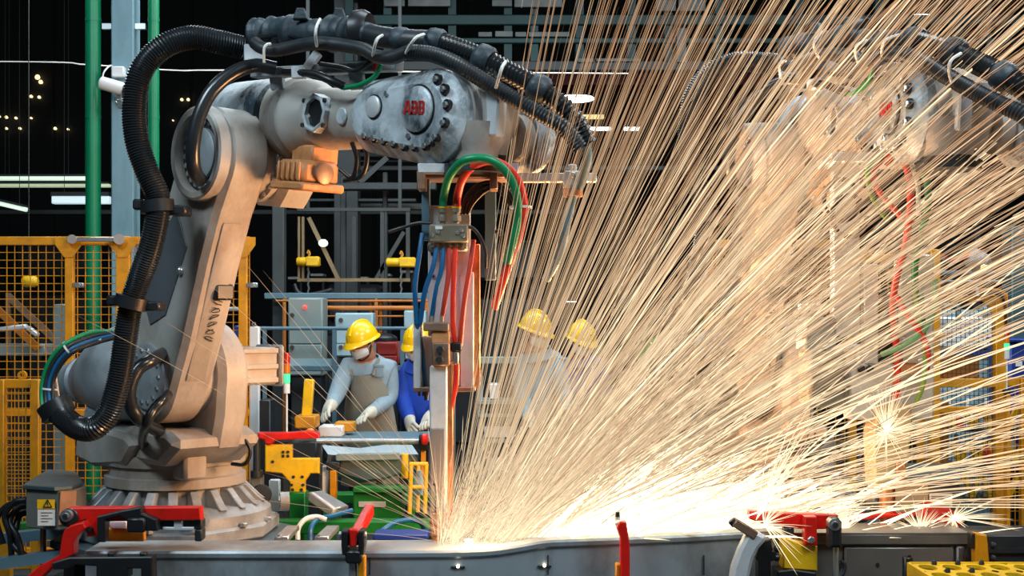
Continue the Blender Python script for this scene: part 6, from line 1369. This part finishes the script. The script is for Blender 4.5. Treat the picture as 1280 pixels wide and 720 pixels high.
def fan(n, amin, amax, amode, ospread, vmin, vmax, tmin, tmax, rmin, rmax, i0, i1, w0, w1, late=0.35, dy=0.10, obase=(565, 110), oz=0.835, yr=(4.62, 4.86)):
    a = rng.triangular(amin, amode, amax, n); Y = rng.uniform(*yr, n)
    ox = obase[0] + (80 - a) / 70 * obase[1] + rng.exponential(ospread, n) * np.clip((85 - a) / 45, 0.3, 1.5)
    P0 = np.stack([pxX(ox, Y), Y, oz + rng.normal(0, 0.006, n)], 1); v = rng.uniform(vmin, vmax, n); b = rng.normal(-0.03, dy, n)
    V = np.stack([np.cos(np.radians(a)) * np.cos(b), np.sin(b), np.sin(np.radians(a)) * np.cos(b)], 1) * v[:, None]
    T1 = rng.uniform(tmin, tmax, n); T0 = np.where(rng.random(n) < late, T1 * rng.uniform(0.05, 0.7, n), 0.0)
    r = rmin + (rmax - rmin) * rng.random(n) ** 2.2
    return streaks(P0, V, T0, T1, r, rng.uniform(0.7, 1.3, n) * i0, rng.uniform(0.6, 1.4, n) * i1, rng.uniform(w0, w1, n))
sets = [
    fan(430, 28, 72, 54, 42, 9, 16, 0.16, 0.42, 0.0010, 0.0026, 1.0, 0.55, 0.45, 1.0),
    fan(260, 24, 72, 52, 45, 9, 16, 0.12, 0.36, 0.0007, 0.0013, 0.5, 0.26, 0.7, 1.0),
    fan(90, 20, 66, 42, 55, 9, 16, 0.20, 0.42, 0.0022, 0.0038, 1.5, 1.0, 0.2, 0.7),
    fan(170, 60, 84, 73, 16, 9, 14, 0.16, 0.34, 0.0008, 0.0017, 0.8, 0.38, 0.6, 1.0),
    fan(85, 7, 26, 17, 70, 9, 15, 0.12, 0.34, 0.0010, 0.0026, 1.5, 1.0, 0.3, 0.8),
    fan(1000, 18, 68, 44, 55, 5, 9, 0.05, 0.135, 0.0010, 0.0028, 1.3, 0.5, 0.2, 0.7, dy=0.2),
    fan(1500, 13, 54, 30, 50, 3, 6.5, 0.03, 0.105, 0.0018, 0.0055, 3.6, 1.7, 0.0, 0.15, late=0.2, dy=0.25, obase=(610, 100)),
    fan(800, 15, 50, 28, 42, 4, 7, 0.04, 0.11, 0.0030, 0.0075, 4.0, 2.2, 0.0, 0.08, late=0.15, dy=0.2, obase=(620, 100)),
    fan(350, 20, 100, 70, 25, 2.0, 4.5, 0.05, 0.16, 0.0006, 0.0014, 1.5, 0.7, 0.2, 0.7, dy=0.3, obase=(550, 30)),
    fan(40, 105, 172, 140, 1, 3, 7, 0.05, 0.15, 0.0005, 0.0010, 1.0, 0.5, 0.4, 0.9, obase=(590, 20), yr=(4.66, 4.74)),
    fan(8, 122, 150, 138, 1, 7, 10, 0.12, 0.24, 0.0006, 0.0010, 1.0, 0.7, 0.4, 0.8, late=0.9, obase=(590, 20), yr=(4.62, 4.70)),
]
spark_object('welding_sparks', sets, 'dense fan of glowing welding sparks spraying up and right from the weld')
def burst(px, py, Y, n, ln, i, a0=0, a1=360):
    a = np.radians(rng.uniform(a0, a1, n)); b = rng.normal(0, 0.35, n); P0 = np.tile(np.array(W(px, py, Y)), (n, 1))
    V = np.stack([np.cos(a) * np.cos(b), np.sin(b), np.sin(a) * np.cos(b)], 1) * 4; T1 = rng.uniform(0.3, 1, n) * ln / 4
    return streaks(P0, V, np.zeros(n), T1, rng.uniform(0.0007, 0.0016, n), np.full(n, 2.5) * i, np.full(n, 1.0) * i, rng.uniform(0, 0.5, n))
sp2 = spark_object('spark_burst', [burst(1108, 540, 4.70, 60, 0.16, 1.0), burst(1108, 540, 4.70, 40, 0.25, 0.9, 60, 120)], 'star-shaped spark burst in front of the right gun electrode block')
spark_object('spark_burst', [burst(1192, 648, 4.72, 50, 0.07, 1.1), burst(1192, 648, 4.72, 20, 0.25, 0.9, -5, 30)], 'small star-shaped spark burst on the rounded red clamp head')
spark_object('spark_burst', [burst(1150, 664, 4.7, 70, 0.14, 1.0, 5, 175), burst(1055, 664, 4.66, 60, 0.12, 1.1, 40, 140), burst(955, 655, 4.4, 30, 0.2, 1.0, -60, 100), burst(945, 650, 4.5, 30, 0.6, 1.1, 62, 72)],
             'low fountain of sparks along the edge of the right panel')
# the weld itself: the arc that lights the scene
wf = thing('weld_arc', 'white-hot weld arc at the foot of the spark fan', 'weld', tuple(W(590, 668, 4.72)))
obj('molten_pool', G().ball(W(586, 675, 4.69), 0.012, (1.5, 1, 0.4), 14), lamp_mat('molten_metal', (1.0, 0.9, 0.7, 1), 8.0), wf)
def arc_light(name, p, power, col, r):
    l = bpy.data.lights.new(name, 'POINT'); l.energy = power; l.color = col; l.shadow_soft_size = r
    o = bpy.data.objects.new(name, l); COL.objects.link(o); o.location = p; return o
arc_light('weld_arc_light', W(600, 640, 4.60), 14, (1.0, 0.55, 0.24), 0.06)
arc_light('spark_fan_light', W(775, 450, 5.2), 190, (1.0, 0.48, 0.19), 0.3)
arc_light('spark_fan_light', W(900, 330, 4.9), 70, (1.0, 0.76, 0.54), 0.35)
